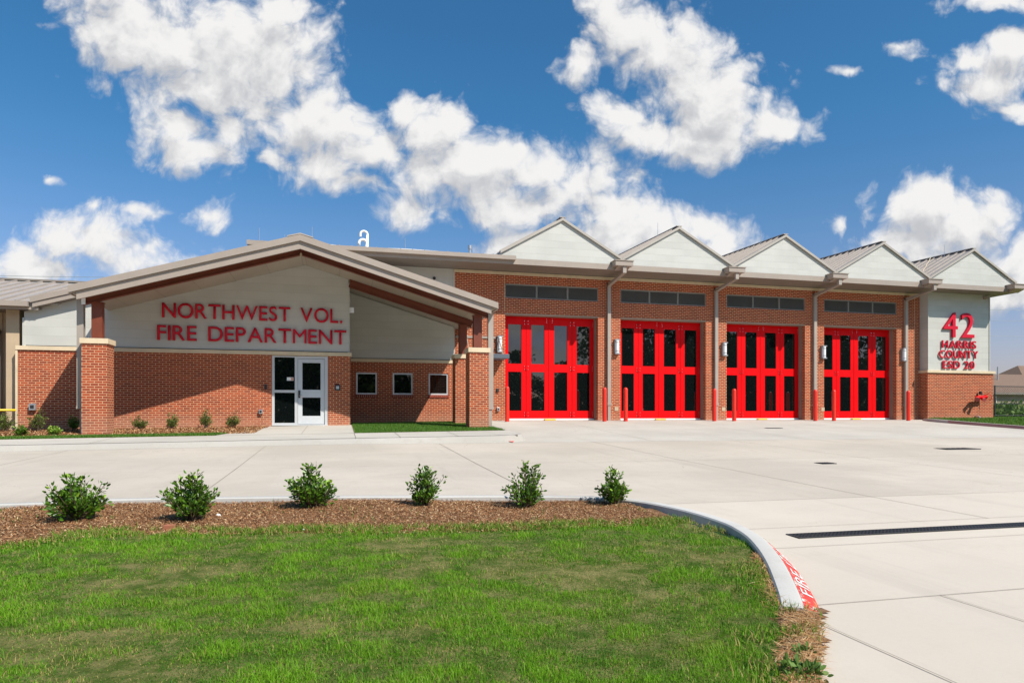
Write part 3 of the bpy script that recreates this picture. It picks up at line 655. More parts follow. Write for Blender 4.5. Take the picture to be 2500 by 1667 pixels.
# brick piece and pebbles in the mulch
x, y = gp(414, 1282, .12); z = float(zl(x, y))
o = MB().box(x-.045, x+.045, y-.03, y+.03, z-.01, z+.042).build('clay_fragment', painted('clay', (.36, .13, .07), .9, 0, .2, 20), None, .006); tag(o, 'broken piece of red clay brick lying in the mulch', 'brick piece')
def stone(px, py, r, label, mat):
    x, y = gp(px, py, .11); z = float(zl(x, y)); bm = bmesh.new(); bmesh.ops.create_icosphere(bm, subdivisions=2, radius=r)
    for v in bm.verts: v.co = v.co*(1+.35*mnoise.noise(v.co*40))*Vector((1, .8, .6)).length/1.4; v.co.z *= .7
    me = bpy.data.meshes.new('pebble'); bm.to_mesh(me); bm.free(); me.materials.append(mat); o = bpy.data.objects.new('pebble', me); o.location = (x, y, z+r*.4); COL.objects.link(o); tag(o, label, 'stone')
stone(533, 1252, .022, 'pale pebble in the mulch right of the second shrub', WHITE); stone(740, 1285, .014, 'small white pebble near the edge of the lawn below the third shrub', WHITE)

# ------------------------------------------------------------------ footpath, kerb and beds beside the office
KY = 17.0
def zk(X, Y): return zo(X, 17.0)+0*Y
xs_ = np.array([-40, -20, -12, -9, -7, -5, -3, -1, 1, 3, 4.0, 4.55])
grid_mesh('sidewalk', xs_, [17.16, 18, 19.0], zo, WALK)
# rounded outer corner of the kerb
cpath = [(-40, 17.0), (-12, 17.0), (-6, 17.0), (0, 17.0), (3.6, 17.0)]+[(3.95+.85*math.sin(a), 17.85-.85*math.cos(a)) for a in np.linspace(0, math.pi/2, 9)]+[(4.8, 19.0), (4.8, 21.0), (4.8, 23.5), (4.8, 25.8)]
cpath = np.array([(a, b, 0.13) for a, b in cpath][:]); 
cpath = np.array(resample([cpath[0]]+list(cpath)+[cpath[-1]], .5))
for i, p in enumerate(cpath): cpath[i, 2] = max(0.012, float(zo(min(p[0], 4.8), p[1]))-float(zd(p[0], p[1]))) if p[1] < 22.5 else 0.012
tn = np.gradient(cpath[:, :2], axis=0); tn /= np.linalg.norm(tn, axis=1)[:, None]; nr = np.stack([tn[:, 1], -tn[:, 0]], 1)
kb = kerb_mesh(cpath, nr, .15, .03).build('sidewalk_kerb', KERBC); kb['kind'] = 'structure'; kb.modifiers.new('edge', 'EDGE_SPLIT').split_angle = math.radians(35)
grid_mesh('sidewalk_corner', np.linspace(4.0, 4.72, 6), np.linspace(17.2, 19.0, 12), lambda X, Y: zo(X, Y)+.002, WALK, mask=lambda x, y: ~((x > 3.95) & (y < 17.85) & (np.hypot(x-3.95, y-17.85) > .78)))
grid_mesh('entry_path', [-2.12, -1.4, -.6, .1, .42], [19.0, 20, 21, 22, 23.1], lambda X, Y: zo(X, Y)+.003, WALK)
fl = MB(); fl.add([(-3.1, 19.0, float(zo(-3.1, 19))+.003), (-2.12, 19.0, float(zo(-2.12, 19))+.003), (-2.12, 22.2, float(zo(-2.12, 22.2))+.003)], [(0, 1, 2)]); fl.build('entry_path_flare', WALK)['kind'] = 'structure'
grid_mesh('planting_bed', [-40, -12, -9, -7, -5, -3.1, -2.12], np.arange(19.0, 24.01, .5), lambda X, Y: zo(X, Y)+.0, SOILM)
grid_mesh('side_lawn', [.42, 1.5, 2.5, 3.5, 4.65], [19.0, 20, 21, 22, 23, 24, 25.3], lambda X, Y: zo(X, Y)+.004, SOILG)
pj = MB()
for X in (-8, -5.4, 1.5, 2.95): strip(pj, [(X, 17.0), (X, 19.0)], .012, zo, .006)
for q in ([(-.95, 19.0), (-.95, 22.9)], [(.42, 17.0), (.42, 22.9)], [(-2.3, 19.0), (.42, 19.0)]): strip(pj, q, .012, zo, .008)
pj.build('path_joints', JOINT)['kind'] = 'structure'
# drop of red paint at the kerb corner
rp = MB(); c0 = gp(1236, 1073, .01); c1 = gp(1246, 1079, .01)
rp.add([(c0[0]-.1, c0[1]+.25, float(zd(*c0))+.05), (c0[0]+.28, c0[1]+.15, float(zd(*c0))+.03), (c1[0]+.05, c1[1]-.1, float(zd(*c1))+.009), (c0[0]-.1, c0[1]-.25, float(zd(*c0))+.009)], [(0, 1, 2, 3)]); rp.build('red_corner_paint', REDK)['kind'] = 'structure'
def patch_grass(name, box, n, label, Lr=(.04, .08), W=(.008, .014), excl=None, z=zo):
    P = RNG.uniform((box[0], box[1]), (box[2], box[3]), (n, 2))
    if excl is not None: P = P[~excl(P)]
    scatter_blades(name, P, z, RNG.uniform(*Lr, len(P)), RNG.uniform(*W, len(P)), GRASS2, label, 'grass', rnd=RNG.uniform(0, .95, len(P)))
patch_grass('grass_strip', (-12, 19.02, -2.75, 19.75), 26000, 'narrow green grass strip between the footpath and the left planting bed', excl=lambda P: P[:, 0] > -3.1+(P[:, 1]-19)*.3)
patch_grass('side_grass', (.45, 19.02, 4.62, 25.1), 52000, 'mown green grass in the shade under the canopy beside the entry path')
P = RNG.uniform((-12, 19.6), (-2.2, 22.9), (26000, 2)); P = P[~((P[:, 0] > -6.65) & (P[:, 0] < -5.9) & (P[:, 1] > 20.2) & (P[:, 1] < 21))]
scatter_chips('bed_mulch', P, zo, (.03, .09), (.01, .03), CHIP, 'brown mulch in the bed along the office brick wall', 'mulch')
BS = [(340,1043,30,48,'dense round shrub, leftmost of four below the big wall sign',LEAF2,.05),(418,1045,34,50,'wide shrub second from left of four below the big wall sign',LEAF2,.05),
      (503,1040,42,40,'tall thin shrub third from left of four below the big wall sign',LEAF2,.05),(567,1039,35,42,'shrub nearest the glass entry door of four below the big wall sign',LEAF2,.05),
      (95,1052,50,52,'bushy olive shrub in front of the left brick wall',LEAF2,.05),(179,1050,34,30,'dark shrub in the shade beside the left brick pillar',LEAF,.05),
      (14,1052,46,46,'olive shrub at the left edge of the planting bed',LEAF2,.05),(52,1064,24,46,'low dark green shrub with pale blotched leaves in the left bed',LEAF,.05),(134,1062,20,36,'low lime green shrub left of the brick pillar',LEAF3,.05)]
for i, (px, py, hh, ww, lab, mt, lf) in enumerate(BS):
    x, y = gp(px, py, 0.0, zo); y = min(y, 22.5) if px > 280 else min(y, 22.3)
    x = XA(px, y); z = float(zo(x, y)); m_ = F/(y/(CS-SN*(px-CX)/F))
    shrub('bed_shrub', x, y, z, ww/m_, hh/m_, lab, 'shrub', 'shrubs in the bed along the office wall', mt, nb=26, leaf=lf, per=22, seed=40+i)

# ------------------------------------------------------------------ the fire station
ST = thing('fire_station', (0, 24, 0), 'red brick fire station with entry canopy, four red truck doors and five gables', 'building')
def part(mb, name, mat, parent=None, bevel=0, label=None): return mb.build(name, mat, parent or ST, bevel, label)
YW, YD, YB, YS, YN = 25.8, 26.2, 25.35, 22.96, 25.2
PER = 4.83; DL = [6.29+PER*i for i in range(4)]; DWID = 3.85; HEAD = 4.14
# --- garage brick
w = MB(); segs = []; x = 4.31
for l in DL: segs.append((x, l)); x = l+DWID
segs.append((x, 25.9))
for a, b in segs: w.box(a, b, YW, YW+.5, -.15, HEAD)
w.box(4.31, 25.9, YW, YW+.5, HEAD, 4.74)
for a, b in segs: w.box(a, b, YW, YW+.5, 4.74, 5.30)
w.box(4.31, 25.9, YW, YW+.5, 5.30, 5.63)
part(w, 'garage_wall', BRICK)
part(MB().box(25.9, 29.64, YB, YB+1.2, -.15, 2.10), 'bay_base_wall', BRICK)
part(MB().box(4.28, 25.93, YW-.045, YW+.4, 5.63, 5.745), 'cornice_band', STONE)
part(MB().box(25.84, 29.72, YB-.06, YB+1.26, 2.10, 2.22), 'sill_band', STONE, bevel=.006)
part(MB().box(25.96, 29.42, YB+.03, YB+1.15, 2.22, 5.76), 'bay_siding', SIDING)
t_ = MB(); t_.box(29.42, 29.46, YB, YB+.3, 2.23, 5.75); t_.box(25.925, 25.96, YB, YB+.8, 2.23, 5.75); t_.build_each('corner_trim', SIDING, ST)
part(MB().box(-2.95, 4.31, YW+.03, YW+.5, 1.0, 5.76), 'upper_siding', SIDING)
part(MB().box(4.25, 4.31, YW, YW+.03, 2.2, 5.70), 'corner_trim', SIDING)
# body of the garage behind
part(MB().box(-2.9, 29.4, YW+.52, YW+14, -.2, 5.95), 'garage_body', SIDING)
# control joints
cj = MB()
for X, z0, z1 in ((DL[0]-.03, 4.2, 5.62), ): cj.box(X-.006, X+.006, YW-.003, YW, z0, z1)
cj.box(25.62, 25.632, YW-.003, YW, .0, 5.6); cj.build_each('control_joint', STONE, ST)
# louvres
for l in DL:
    fr = MB(); y0 = YW+.015
    fr.box(l, l+DWID, y0, y0+.09, 5.245, 5.30); fr.box(l, l+DWID, y0, y0+.09, 4.74, 4.785)
    W3 = DWID/3
    for k in range(4):
        c = l+W3*k; fr.box(max(l, c-.035), min(l+DWID, c+.035), y0, y0+.09, 4.785, 5.245)
    lo = part(fr, 'louvre', LOUV)
    bl = MB(); n = 12
    for k in range(3):
        a = l+W3*k+.035; b = l+W3*(k+1)-.035
        for j in range(n):
            z = 4.79+j*(.455/n); bl.add([(a, y0+.012, z), (b, y0+.012, z), (b, y0+.07, z+.034), (a, y0+.07, z+.034), (a, y0+.012, z+.008), (b, y0+.012, z+.008), (b, y0+.07, z+.042), (a, y0+.07, z+.042)],
                                        [(0,3,2,1),(4,5,6,7),(0,1,5,4),(1,2,6,5),(2,3,7,6),(3,0,4,7)])
    bl.build('louvre_blades', LOUV, lo)
    MB().box(l, l+DWID, y0+.1, y0+.2, 4.74, 5.30).build('louvre_backing', DARK, lo)
# truck doors
lw = DWID/4
for di, l in enumerate(DL):
    d = MB(); y0, y1 = YD, YD+.07
    for k in range(4):
        a = l+lw*k+.006; b = l+lw*(k+1)-.006; g0, g1 = a+.20, b-.20
        if k == 0: g0, g1 = a+.22, b-.19
        d.box(a, g0, y0, y1, .045, 4.09); d.box(g1, b, y0, y1, .045, 4.09)
        for z0, z1 in ((.045, .36), (1.90, 2.22), (3.78, 4.09)): d.box(g0, g1, y0, y1, z0, z1)
    for k in (0, 2): d.box(l+lw*(k+1)-.004, l+lw*(k+1)+.004, y0+.02, y1, .05, 4.08)
    d.box(l+lw*2-.03, l+lw*2+.012, y0-.012, y0, .05, 4.085)
    D = part(d, 'bay_door', RED)
    for k in range(4):
        a = l+lw*k+.206; b = l+lw*(k+1)-.206
        for z0, z1 in ((.36, 1.90), (2.22, 3.78)):
            MB().box(a-.01, b+.01, y0+.03, y0+.045, z0-.01, z1+.01).build('window_pane', GLASS, D)
            g = MB(); 
            for q in ((a-.006, a+.006, z0, z1), (b-.006, b+.006, z0, z1)): g.box(q[0], q[1], y0+.018, y0+.03, q[2]+.001, q[3]-.001)
            g.build_each('window_gasket', DARK, D)
    for k in (1, 3):
        hx = l+lw*k
        for hz in (.22, 2.06, 3.86):
            h = MB(); h.box(hx-.022, hx+.022, y0-.03, y0, hz-.09, hz+.09); h.box(hx-.10, hx-.03, y0-.010, y0, hz-.085, hz+.085); h.box(hx+.03, hx+.10, y0-.010, y0, hz-.085, hz+.085)
            h.cur = 1; bb = h
            for bx in (-.075, .075):
                for bz in (-.06, .06): bb.disc((hx+bx, y0-.016, hz+bz), .013, (0, 1, 0), .012, 8)
            h.build('hinge', [RED, CHROME], D)
    bb = MB()
    for zz in (.3, .22, .14, 2.14, 2.06, 1.98, 3.94, 3.86, 3.78): bb.disc((l+DWID-.09, y0-.006, zz), .012, (0, 1, 0), .012, 8)
    for bx in (-.12, .12):
        for zz in (4.03, 3.96, 3.89): bb.disc((l+lw*2+bx, y0-.006, zz), .012, (0, 1, 0), .012, 8)
    bb.build_each('bolt', CHROME, D)
    fr = MB(); fr.box(l, l+DWID, YW+.02, YD+.12, 4.10, HEAD); fr.box(l+DWID-.025, l+DWID-.001, YW+.22, YD+.12, 0, 4.10); fr.box(l+.001, l+.02, YW+.14, YD+.12, 0, 4.10)
    fr.box(l-.0, l+DWID, YW-.004, YW+.02, HEAD-.045, HEAD-.002)
    fr.build('door_frame', JAMB, D)
    MB().box(l+.02, l+DWID-.03, YD-.02, YD+.05, -.02, .045).build('threshold', WHITE, D)
    MB().box(l+lw*2-.22, l+lw*2+.22, YD-.16, YD-.03, -.02, .03).build('floor_stop', YEL, D)
# wall lights
for px, py0, py1 in ((1219, 820, 861), (1504.5, 828.6, 865), (1766.5, 836, 869.5), (2008, 844, 876), (2203.5, 850, 882)):
    X = XA(px, YW); z1 = at(px, py0, YW).z; z0 = at(px, py1, YW).z
    bk = MB(); bk.box(X-.085, X+.085, YW-.05, YW, z0+.02, z1-.02); bk.box(X-.105, X+.105, YW-.17, YW, z1-.05, z1); bk.box(X-.105, X+.105, YW-.17, YW, z0, z0+.05)
    bk.box(X-.105, X-.085, YW-.12, YW, z0+.05, z1-.05)
    B_ = part(bk, 'wall_light', LAMPG)
    lt = MB().tube([(X, YW-.10, z0+.05), (X, YW-.10, z1-.05)], .078, 16); lt.build('lamp_shade', LAMPW, B_)
    r = MB()
    for zz in (z0+.13, z1-.13): r.tube([(X, YW-.10, zz-.012), (X, YW-.10, zz+.012)], .084, 16)
    r.build_each('lamp_ring', LAMPG, B_, per=3)
# small brass plates low on the piers
for px in (1505, 1766.5, 2009): 
    X = XA(px, YW); part(MB().box(X-.08, X+.08, YW-.012, YW, .36, .52), 'wall_plate', TAN, label='small tan cover plate low on the pier')
def ebox(px, py, Y, w, h, name, mat=DARK, d=.06, face=None):
    p = at(px, py, Y); o = part(MB().box(p.x-w/2, p.x+w/2, Y-d, Y, p.z-h/2, p.z+h/2), name, mat, bevel=.006)
    if face: MB().box(p.x-w*.28, p.x+w*.28, Y-d-.006, Y-d, p.z-h*.25, p.z+h*.25).build('cover', face, o)
    return o
ebox(1214.5, 952.5, YW, .09, .14, 'card_reader'); ebox(1215.5, 998.5, YW, .10, .14, 'outlet_box', GALV, .09, DARK)
ebox(649, 944.5, YS, .075, .16, 'card_reader'); ebox(637, 1004.5, YS, .11, .14, 'outlet_box', GALV, .10, DARK); ebox(824, 946, YS, .17, .19, 'intercom', DARK, .05, GALV)
ebox(82, 993, YS, .17, .20, 'outlet_box', GALV, .12, DARK)
# --- eaves of the garage
EY = 24.5
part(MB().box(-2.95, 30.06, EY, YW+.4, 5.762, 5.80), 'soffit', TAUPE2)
part(MB().box(6.2, 30.06, EY-.03, EY, 5.765, 5.975), 'fascia', TAUPE)
f = MB(); f.box(-2.95, 6.2, EY-.03, EY, 5.765, 5.90); f.box(-2.97, 6.35, EY-.19, EY, 5.90, 5.93); f.box(-2.97, 6.35, EY-.19, EY-.17, 5.93, 6.045); f.box(6.33, 6.35, EY-.17, EY, 5.93, 6.045); f.box(-2.97, -2.95, EY-.17, EY, 5.93, 6.045)
part(f, 'gutter', TAUPE)
rf = MB(); rf.prismX([(EY-.16, 6.0), (EY-.16, 6.04), (36, 6.6), (36, 6.5)][::-1], -2.95, 5.75)
X = -2.9
while X < 5.7: rf.bar((X, EY-.14, 6.055), (X, 36, 6.615), .03, .035); X += .42
part(rf, 'low_roof', ROOFM)
# fine cable along the roof edge
part(MB().tube([(-2.0+i*.6, EY+.1+.03*math.sin(i*1.7), 6.10+.02*math.sin(i)) for i in range(14)]+[(5.9, EY+.2, 6.30)], .012, 5), 'lightning_cable', WHITE)
GY0 = EY+.02
PK = [8.2+PER*i for i in range(5)]; HWD = PER/2; ZB, ZK, ZT = 5.975, 6.19, 7.56
for gi, px in enumerate(PK):
    L_, R_ = px-HWD+.002, px+HWD-.002
    tri = MB().prismY([(L_, ZB), (R_, ZB), (R_, ZK-.02), (px, ZT-.02), (L_, ZK-.02)], GY0, GY0+.2); part(tri, 'gable_wall', SIDING)
    sl_ = (ZT-ZK)/HWD; rise = .03; YE = 38.5; up = rise*(YE-GY0)
    rm = MB()
    for sgn in (-1, 1):
        e = px+sgn*(HWD-.003)
        A = [(px, GY0-.05, ZT), (e, GY0-.05, ZK), (e, YE, ZK+up), (px, YE, ZT+up)]
        vs = A+[(x, y, z+.05) for x, y, z in A]
        rm.add(vs, [(0,1,2,3),(7,6,5,4),(0,4,5,1),(1,5,6,2),(2,6,7,3),(3,7,4,0)])
        y = GY0+.25
        while y < YE:
            dz = rise*(y-GY0); rm.bar((px+sgn*.04, y, ZT+.075+dz-.04*sl_), (px+sgn*(HWD-.05), y, ZK+.075+dz+.05*sl_), .035, .05); y += .41
    part(rm, 'gable_roof', ROOFM)
    tr = MB()
    for sgn in (-1, 1):
        e = px+sgn*HWD*.999
        v = [(px, ZT+.05), (e, ZK+.05), (e, ZK-.05), (px, ZT-.05)]
        if sgn < 0: v = v[::-1]
        tr.prismY(v, GY0-.085, GY0-.052)
    tr.build_each('rake_trim', TRIMP, ST)
    part(MB().bar((px, GY0-.08, ZT+.065), (px, YE, ZT+.065+rise*(YE-GY0)), .22, .03), 'ridge_cap', ROOFM)
    # lightning rod
    yy = GY0+1.2 if gi else GY0+1.0
    zz = ZT+.06+rise*(yy-GY0)
    part(MB().tube([(px-.3, yy, zz-.2), (px-.3, yy, zz+.42)], [.010, .006], 6), 'lightning_rod', GALV)
# conductor boxes and downspouts
VX = [10.6+PER*i for i in range(4)]
for i, vx in enumerate(VX+[29.82]):
    b = MB(); xa, xb = vx-.42, vx+.30
    if i == 4: xa, xb = vx-.45, vx+.35
    b.box(xa, xb, EY-.42, EY-.02, 5.86, 6.04); b.box(xa-.03, xb+.03, EY-.45, EY+.02, 6.04, 6.07); b.prismX([(EY-.36, 5.86), (EY-.02, 5.86), (EY-.02, 5.74)][::-1], vx-.3, vx+.22)
    part(b, 'conductor_box', TAUPE)
    # tie bars above
    if i < 4:
        s = MB(); sx = vx-.02
        s.box(sx-.07, sx+.07, EY-.36, EY-.24, 5.60, 5.86)
        s.prismX([(EY-.36, 5.60), (EY-.24, 5.60), (YW-.02, 5.50), (YW-.14, 5.36)][::-1], sx-.07, sx+.07)
        s.box(sx-.07, sx+.07, YW-.14, YW-.02, .66, 5.50)
        s.box(sx-.085, sx+.085, YW-.155, YW-.005, .58, .68); s.box(sx-.06, sx+.06, YW-.13, YW-.03, -.05, .58)
        for zz in (1.5, 3.3, 5.0): s.box(sx-.075, sx+.075, YW-.145, YW-.001, zz, zz+.03)
        part(s, 'downspout', SPOUT)
# tangled cable at last gable
part(MB().tube([(25.1+i*.12, GY0+.5+i*.05, 6.3+i*.115+.02*math.sin(i*2.3)) for i in range(10)], .018, 5), 'lightning_cable', STONE)

# --- letters
def glyphs(text, capH, depth, Y, x0, z0, x1, mat, parent, space=.42, bold=.0, gap=.085):
    """letters one by one, caps high capH, spread to run from x0 to x1"""
    objs = []; adv = []
    for ch in text:
        if ch == ' ': adv.append((None, space)); continue
        cu = bpy.data.curves.new('letter', 'FONT'); cu.body = ch; cu.size = 1.0; cu.offset = 0.0 if ch in 'MW' else bold; cu.extrude = 0
        to = bpy.data.objects.new('tmp', cu); COL.objects.link(to); bpy.context.view_layer.update()
        me = bpy.data.meshes.new_from_object(to.evaluated_get(bpy.context.evaluated_depsgraph_get())); bpy.data.objects.remove(to); bpy.data.curves.remove(cu)
        co = np.array([v.co[:] for v in me.vertices]); adv.append((me, co[:, 0].min(), co[:, 0].max()))
    capn = 0.729
    k = capH/capn
    n = [a for a in adv]
    width = sum((a[1] if a[0] is None else a[2]-a[1]) for a in n)+gap*(len(n)-1)
    sx = (x1-x0)/width; x = x0
    for a in n:
        if a[0] is None: x += (a[1]+gap)*sx; continue
        me = a[0]; bm = bmesh.new(); bm.from_mesh(me)
        for v in bm.verts: v.co = Vector((x+(v.co.x-a[1])*sx, Y, z0+v.co.y*k))
        r = bmesh.ops.extrude_face_region(bm, geom=bm.faces[:]); 
        for v in [e for e in r['geom'] if isinstance(e, bmesh.types.BMVert)]: v.co.y += depth
        bmesh.ops.recalc_face_normals(bm, faces=bm.faces)
        inv = parent_world(parent).inverted()
        for v in bm.verts: v.co = inv @ v.co
        bm.to_mesh(me); bm.free(); me.name = 'letter'; me.materials.clear(); me.materials.append(mat)
        o = bpy.data.objects.new('letter', me); COL.objects.link(o); o.parent = parent; objs.append(o)
        x += (a[2]-a[1]+gap)*sx
    return objs
def sign_root(name, X, Y, Z, label):
    o = bpy.data.objects.new(name, None); COL.objects.link(o); o.parent = ST; o.location = Vector((X, Y, Z))-ST.location; o['label'] = label; return o
LY = YS-.06
s1 = sign_root('wall_sign', -2.5, YS, 3.3, 'dark red wall letters reading NORTHWEST VOL. FIRE DEPARTMENT')
tz = lambda px, py, Y: at(px, py, Y).z
za = tz(620, 780.5, LY); zb = tz(620, 834, LY)
glyphs('NORTHWEST VOL.', .475, .05, LY-.0, XA(395, LY), tz(396, 774, LY), XA(836, LY), SIGNR, s1, .34, .006)
glyphs('FIRE DEPARTMENT', .480, .05, LY-.0, XA(383, LY), tz(383, 829, LY), XA(845.5, LY), SIGNR, s1, .34, .006)
B42 = YB-.08
s2 = sign_root('wall_sign', 27.7, YB, 3.4, 'red wall letters reading 42 HARRIS COUNTY ESD 20')
glyphs('42', tz(2340, 760, B42)-tz(2340, 823.5, B42), .09, B42, XA(2305.5, B42), tz(2342, 823.5, B42), XA(2379.5, B42), SIGNR, s2, .3, .0, .13)
glyphs('HARRIS', .37, .06, B42+.02, XA(2302.5, B42), tz(2343, 850, B42), XA(2385, B42), SIGNR, s2, .3, .0, .13)
glyphs('COUNTY', .37, .06, B42+.02, XA(2295.5, B42), tz(2343, 874, B42), XA(2390, B42), SIGNR, s2, .3, .0, .13)
glyphs('ESD 20', .37, .06, B42+.02, XA(2304.5, B42), tz(2343, 899.5, B42), XA(2381, B42), SIGNR, s2, .2, .0, .13)

# --- office: sign wall
DX0, DX1 = -2.05, -.326
w = MB(); w.box(-9.09, DX0, YS, YS+.3, -.6, 2.10); w.box(DX1, .38, YS, YS+.3, -.3, 2.10); w.box(.08, .38, YS+.3, YN, -.3, 2.10); part(w, 'office_wall', BRICK)
part(MB().box(-9.15, .43, YS-.05, YS+.31, 2.10, 2.22), 'sill_band', STONE, bevel=.006)
part(MB().box(-9.155, -9.10, YS-.03, YS+.31, -.6, 2.10), 'corner_trim', STONE)
SL = .296; RX = -1.03
def zm(X): return 5.575-SL*abs(X-RX)      # underside of the main roof
def zc(X): return 5.02-SL*abs(X-RX)       # canopy ceiling
w = MB(); w.prismY([(-8.95, 2.22), (.33, 2.22), (.33, zm(.33)), (RX, zm(RX)), (-8.95, zm(-8.95))], YS+.03, YS+.28)
part(w, 'gable_siding', SIDING)
part(MB().box(.08, .33, YS+.28, YN, 2.22, 4.6), 'side_siding', SIDING)
t_ = MB(); t_.box(.33, .36, YS+.012, YS+.1, 2.23, 4.5); t_.box(-8.99, -8.94, YS+.012, YS+.3, 2.23, 3.05); t_.build_each('corner_trim', SIDING, ST)
part(MB().box(-8.9, .3, YS+.012, YS+.029, 2.222, 2.245), 'base_flashing', DARK)
# entry door with side light
E = MB(); y0, y1 = YS+.03, YS+.15; zt = 2.085; zb_ = -.12
def ex(px): return XA(px, YS+.03)
def ez(py, px=730): return tz(px, py, YS+.03)
xs4 = [DX0+.001, ex(670), ex(719.5), ex(726.5), ex(793), DX1-.001]
E.box(xs4[0], xs4[1], y0, y1, zb_, zt); E.box(xs4[2], xs4[3], y0, y1, zb_, zt); E.box(xs4[4], xs4[5], y0-.012, y1, zb_, zt)
E.box(xs4[1], xs4[2], y0, y1, ez(872.5), zt); E.box(xs4[3], xs4[4], y0, y1, ez(874.5), zt); E.box(xs4[1], xs4[2], y0, y1, ez(958.5), ez(952)); E.box(xs4[1], xs4[2], y0, y1, zb_, ez(1032))
ED = part(E, 'entry_door', ALU)
MB().box(xs4[1], xs4[2], y0+.05, y0+.06, ez(1032.5), ez(872)).build('side_light', GLASS, ED)
lf = MB(); a, b = xs4[3]+.008, xs4[4]-.008; g0, g1 = ex(738), ex(782.5); zt2 = ez(875)-.006; q0, q1, q2, q3 = ez(1015), ez(970), ez(951), ez(885)
y2, y3 = y0+.025, y0+.07
lf.box(a, g0, y2, y3, zb_+.01, zt2); lf.box(g1, b, y2, y3, zb_+.01, zt2); lf.box(g0, g1, y2, y3, zb_+.01, q0); lf.box(g0, g1, y2, y3, q1, q2); lf.box(g0, g1, y2, y3, q3, zt2)
lf.build('door_leaf', DOORG, ED, 0)
g_ = MB(); g_.box(g0-.01, g1+.01, y2+.02, y2+.03, q0-.01, q1+.01); g_.box(g0-.01, g1+.01, y2+.02, y2+.03, q2-.01, q3+.01); g_.build('door_glass', GLASS, ED)
hd = MB(); hx = a+.045; hz = ez(962); hd.box(hx-.03, hx+.03, y2-.025, y2, hz-.12, hz+.12); hd.build('handle_plate', DARK, ED, .005)
h2 = MB(); h2.tube([(hx, y2-.02, hz-.05), (hx, y2-.07, hz-.05), (hx+.12, y2-.07, hz-.05)], .011, 8); h2.build('door_handle', CHROME, ED)
MB().box(ex(700), ex(716), y0+.042, y0+.05, ez(929), ez(921)).build('notice', WHITE, ED)
MB().box(ex(710.5), ex(715), y0+.036, y0+.042, ez(928), ez(922)).build('notice_mark', painted('orange_mark', (.7, .2, .08), .6, streak=False), ED)
MB().box(xs4[0], xs4[5], y0-.05, y0, -.15, -.118).build('threshold', ALU, ED)
# --- recessed wing with three windows
WN = [(869.3, 920.5, 909.6, 963.3), (958.7, 1007.8, 910.9, 963.8), (1046.4, 1094.5, 911.9, 964.5)]
wx = [(XA(a, YN), XA(b, YN)) for a, b, _, _ in WN]; wz0, wz1 = .93, 1.725
w = MB(); x = .38
for a, b in wx: w.box(x, a, YN, YN+.3, wz0, wz1); x = b
w.box(x, 4.21, YN, YN+.3, wz0, wz1); w.box(.38, 4.21, YN, YN+.3, -.4, wz0); w.box(.38, 4.21, YN, YN+.3, wz1, 2.10); w.box(4.19, 4.21, YN+.3, YW+.03, -.3, 2.10)
part(w, 'wing_wall', BRICK)
part(MB().box(.43, 4.25, YN-.045, YN+.3, 2.10, 2.22), 'sill_band', STONE, bevel=.006)
part(MB().prismY([(.36, 2.22), (4.18, 2.22), (4.18, zc(4.18)-.01), (.36, zc(.36)-.01)], YN+.03, YW+.02), 'wing_siding', SIDING)
part(MB().box(.44, 4.17, YN+.012, YN+.029, 2.222, 2.245), 'base_flashing', DARK)
for i, (a, b) in enumerate(wx):
    fr = MB(); y0 = YN+.03; y1 = YN+.12; t = .055
    fr.box(a, a+t, y0, y1, wz0, wz1); fr.box(b-t, b, y0, y1, wz0, wz1); fr.box(a+t, b-t, y0, y1, wz0, wz0+t); fr.box(a+t, b-t, y0, y1, wz1-t, wz1)
    Wd = part(fr, 'window', ALU)
    MB().box(a+t-.005, b-t+.005, y0+.04, y0+.05, wz0+t-.005, wz1-t+.005).build('window_pane', GLASS, Wd)
    s = MB(); n = 11; ww = (b-a+.06)/n
    for k in range(n): s.box(a-.03+ww*k+.006, a-.03+ww*(k+1)-.006, YN-.035, YN-.0, wz0-.105, wz0-.008)
    s.build('brick_sill', painted('sill_brick', (.30, .062, .035), .9, 0, .25, 12) if i == 0 else MATS['sill_brick'], Wd)
    MB().box(a-.02, b+.02, YN-.02, YN-.0, wz0-.10, wz0-.02).build('sill_mortar', STONE, Wd)
# --- roofs
def gable_slab(name, fz, xl, xr, y0, y1, t0, t1, mat, parent=None):
    """roof plate between fz+t0 and fz+t1"""
    m = MB()
    m.prismY([(xl, fz(xl)+t0), (RX, fz(RX)+t0), (RX, fz(RX)+t1), (xl, fz(xl)+t1)], y0, y1)
    m.prismY([(RX, fz(RX)+t0), (xr, fz(xr)+t0), (xr, fz(xr)+t1), (RX, fz(RX)+t1)], y0, y1)
    return part(m, name, mat, parent)
# main office roof
gable_slab('main_roof', zm, -8.58, 4.2, 22.72, 27.6, .02, .28, ROOFM)
gable_slab('main_rake_fascia', zm, -8.68, 4.3, 22.65, 22.72, .145, .30, TAUPE)
gable_slab('main_rake_trim', zm, -8.63, 4.25, 22.69, 22.73, .0, .145, TAUPE)
gable_slab('main_soffit', zm, -8.58, 4.2, 22.73, 23.0, .0, .018, TAUPE2)
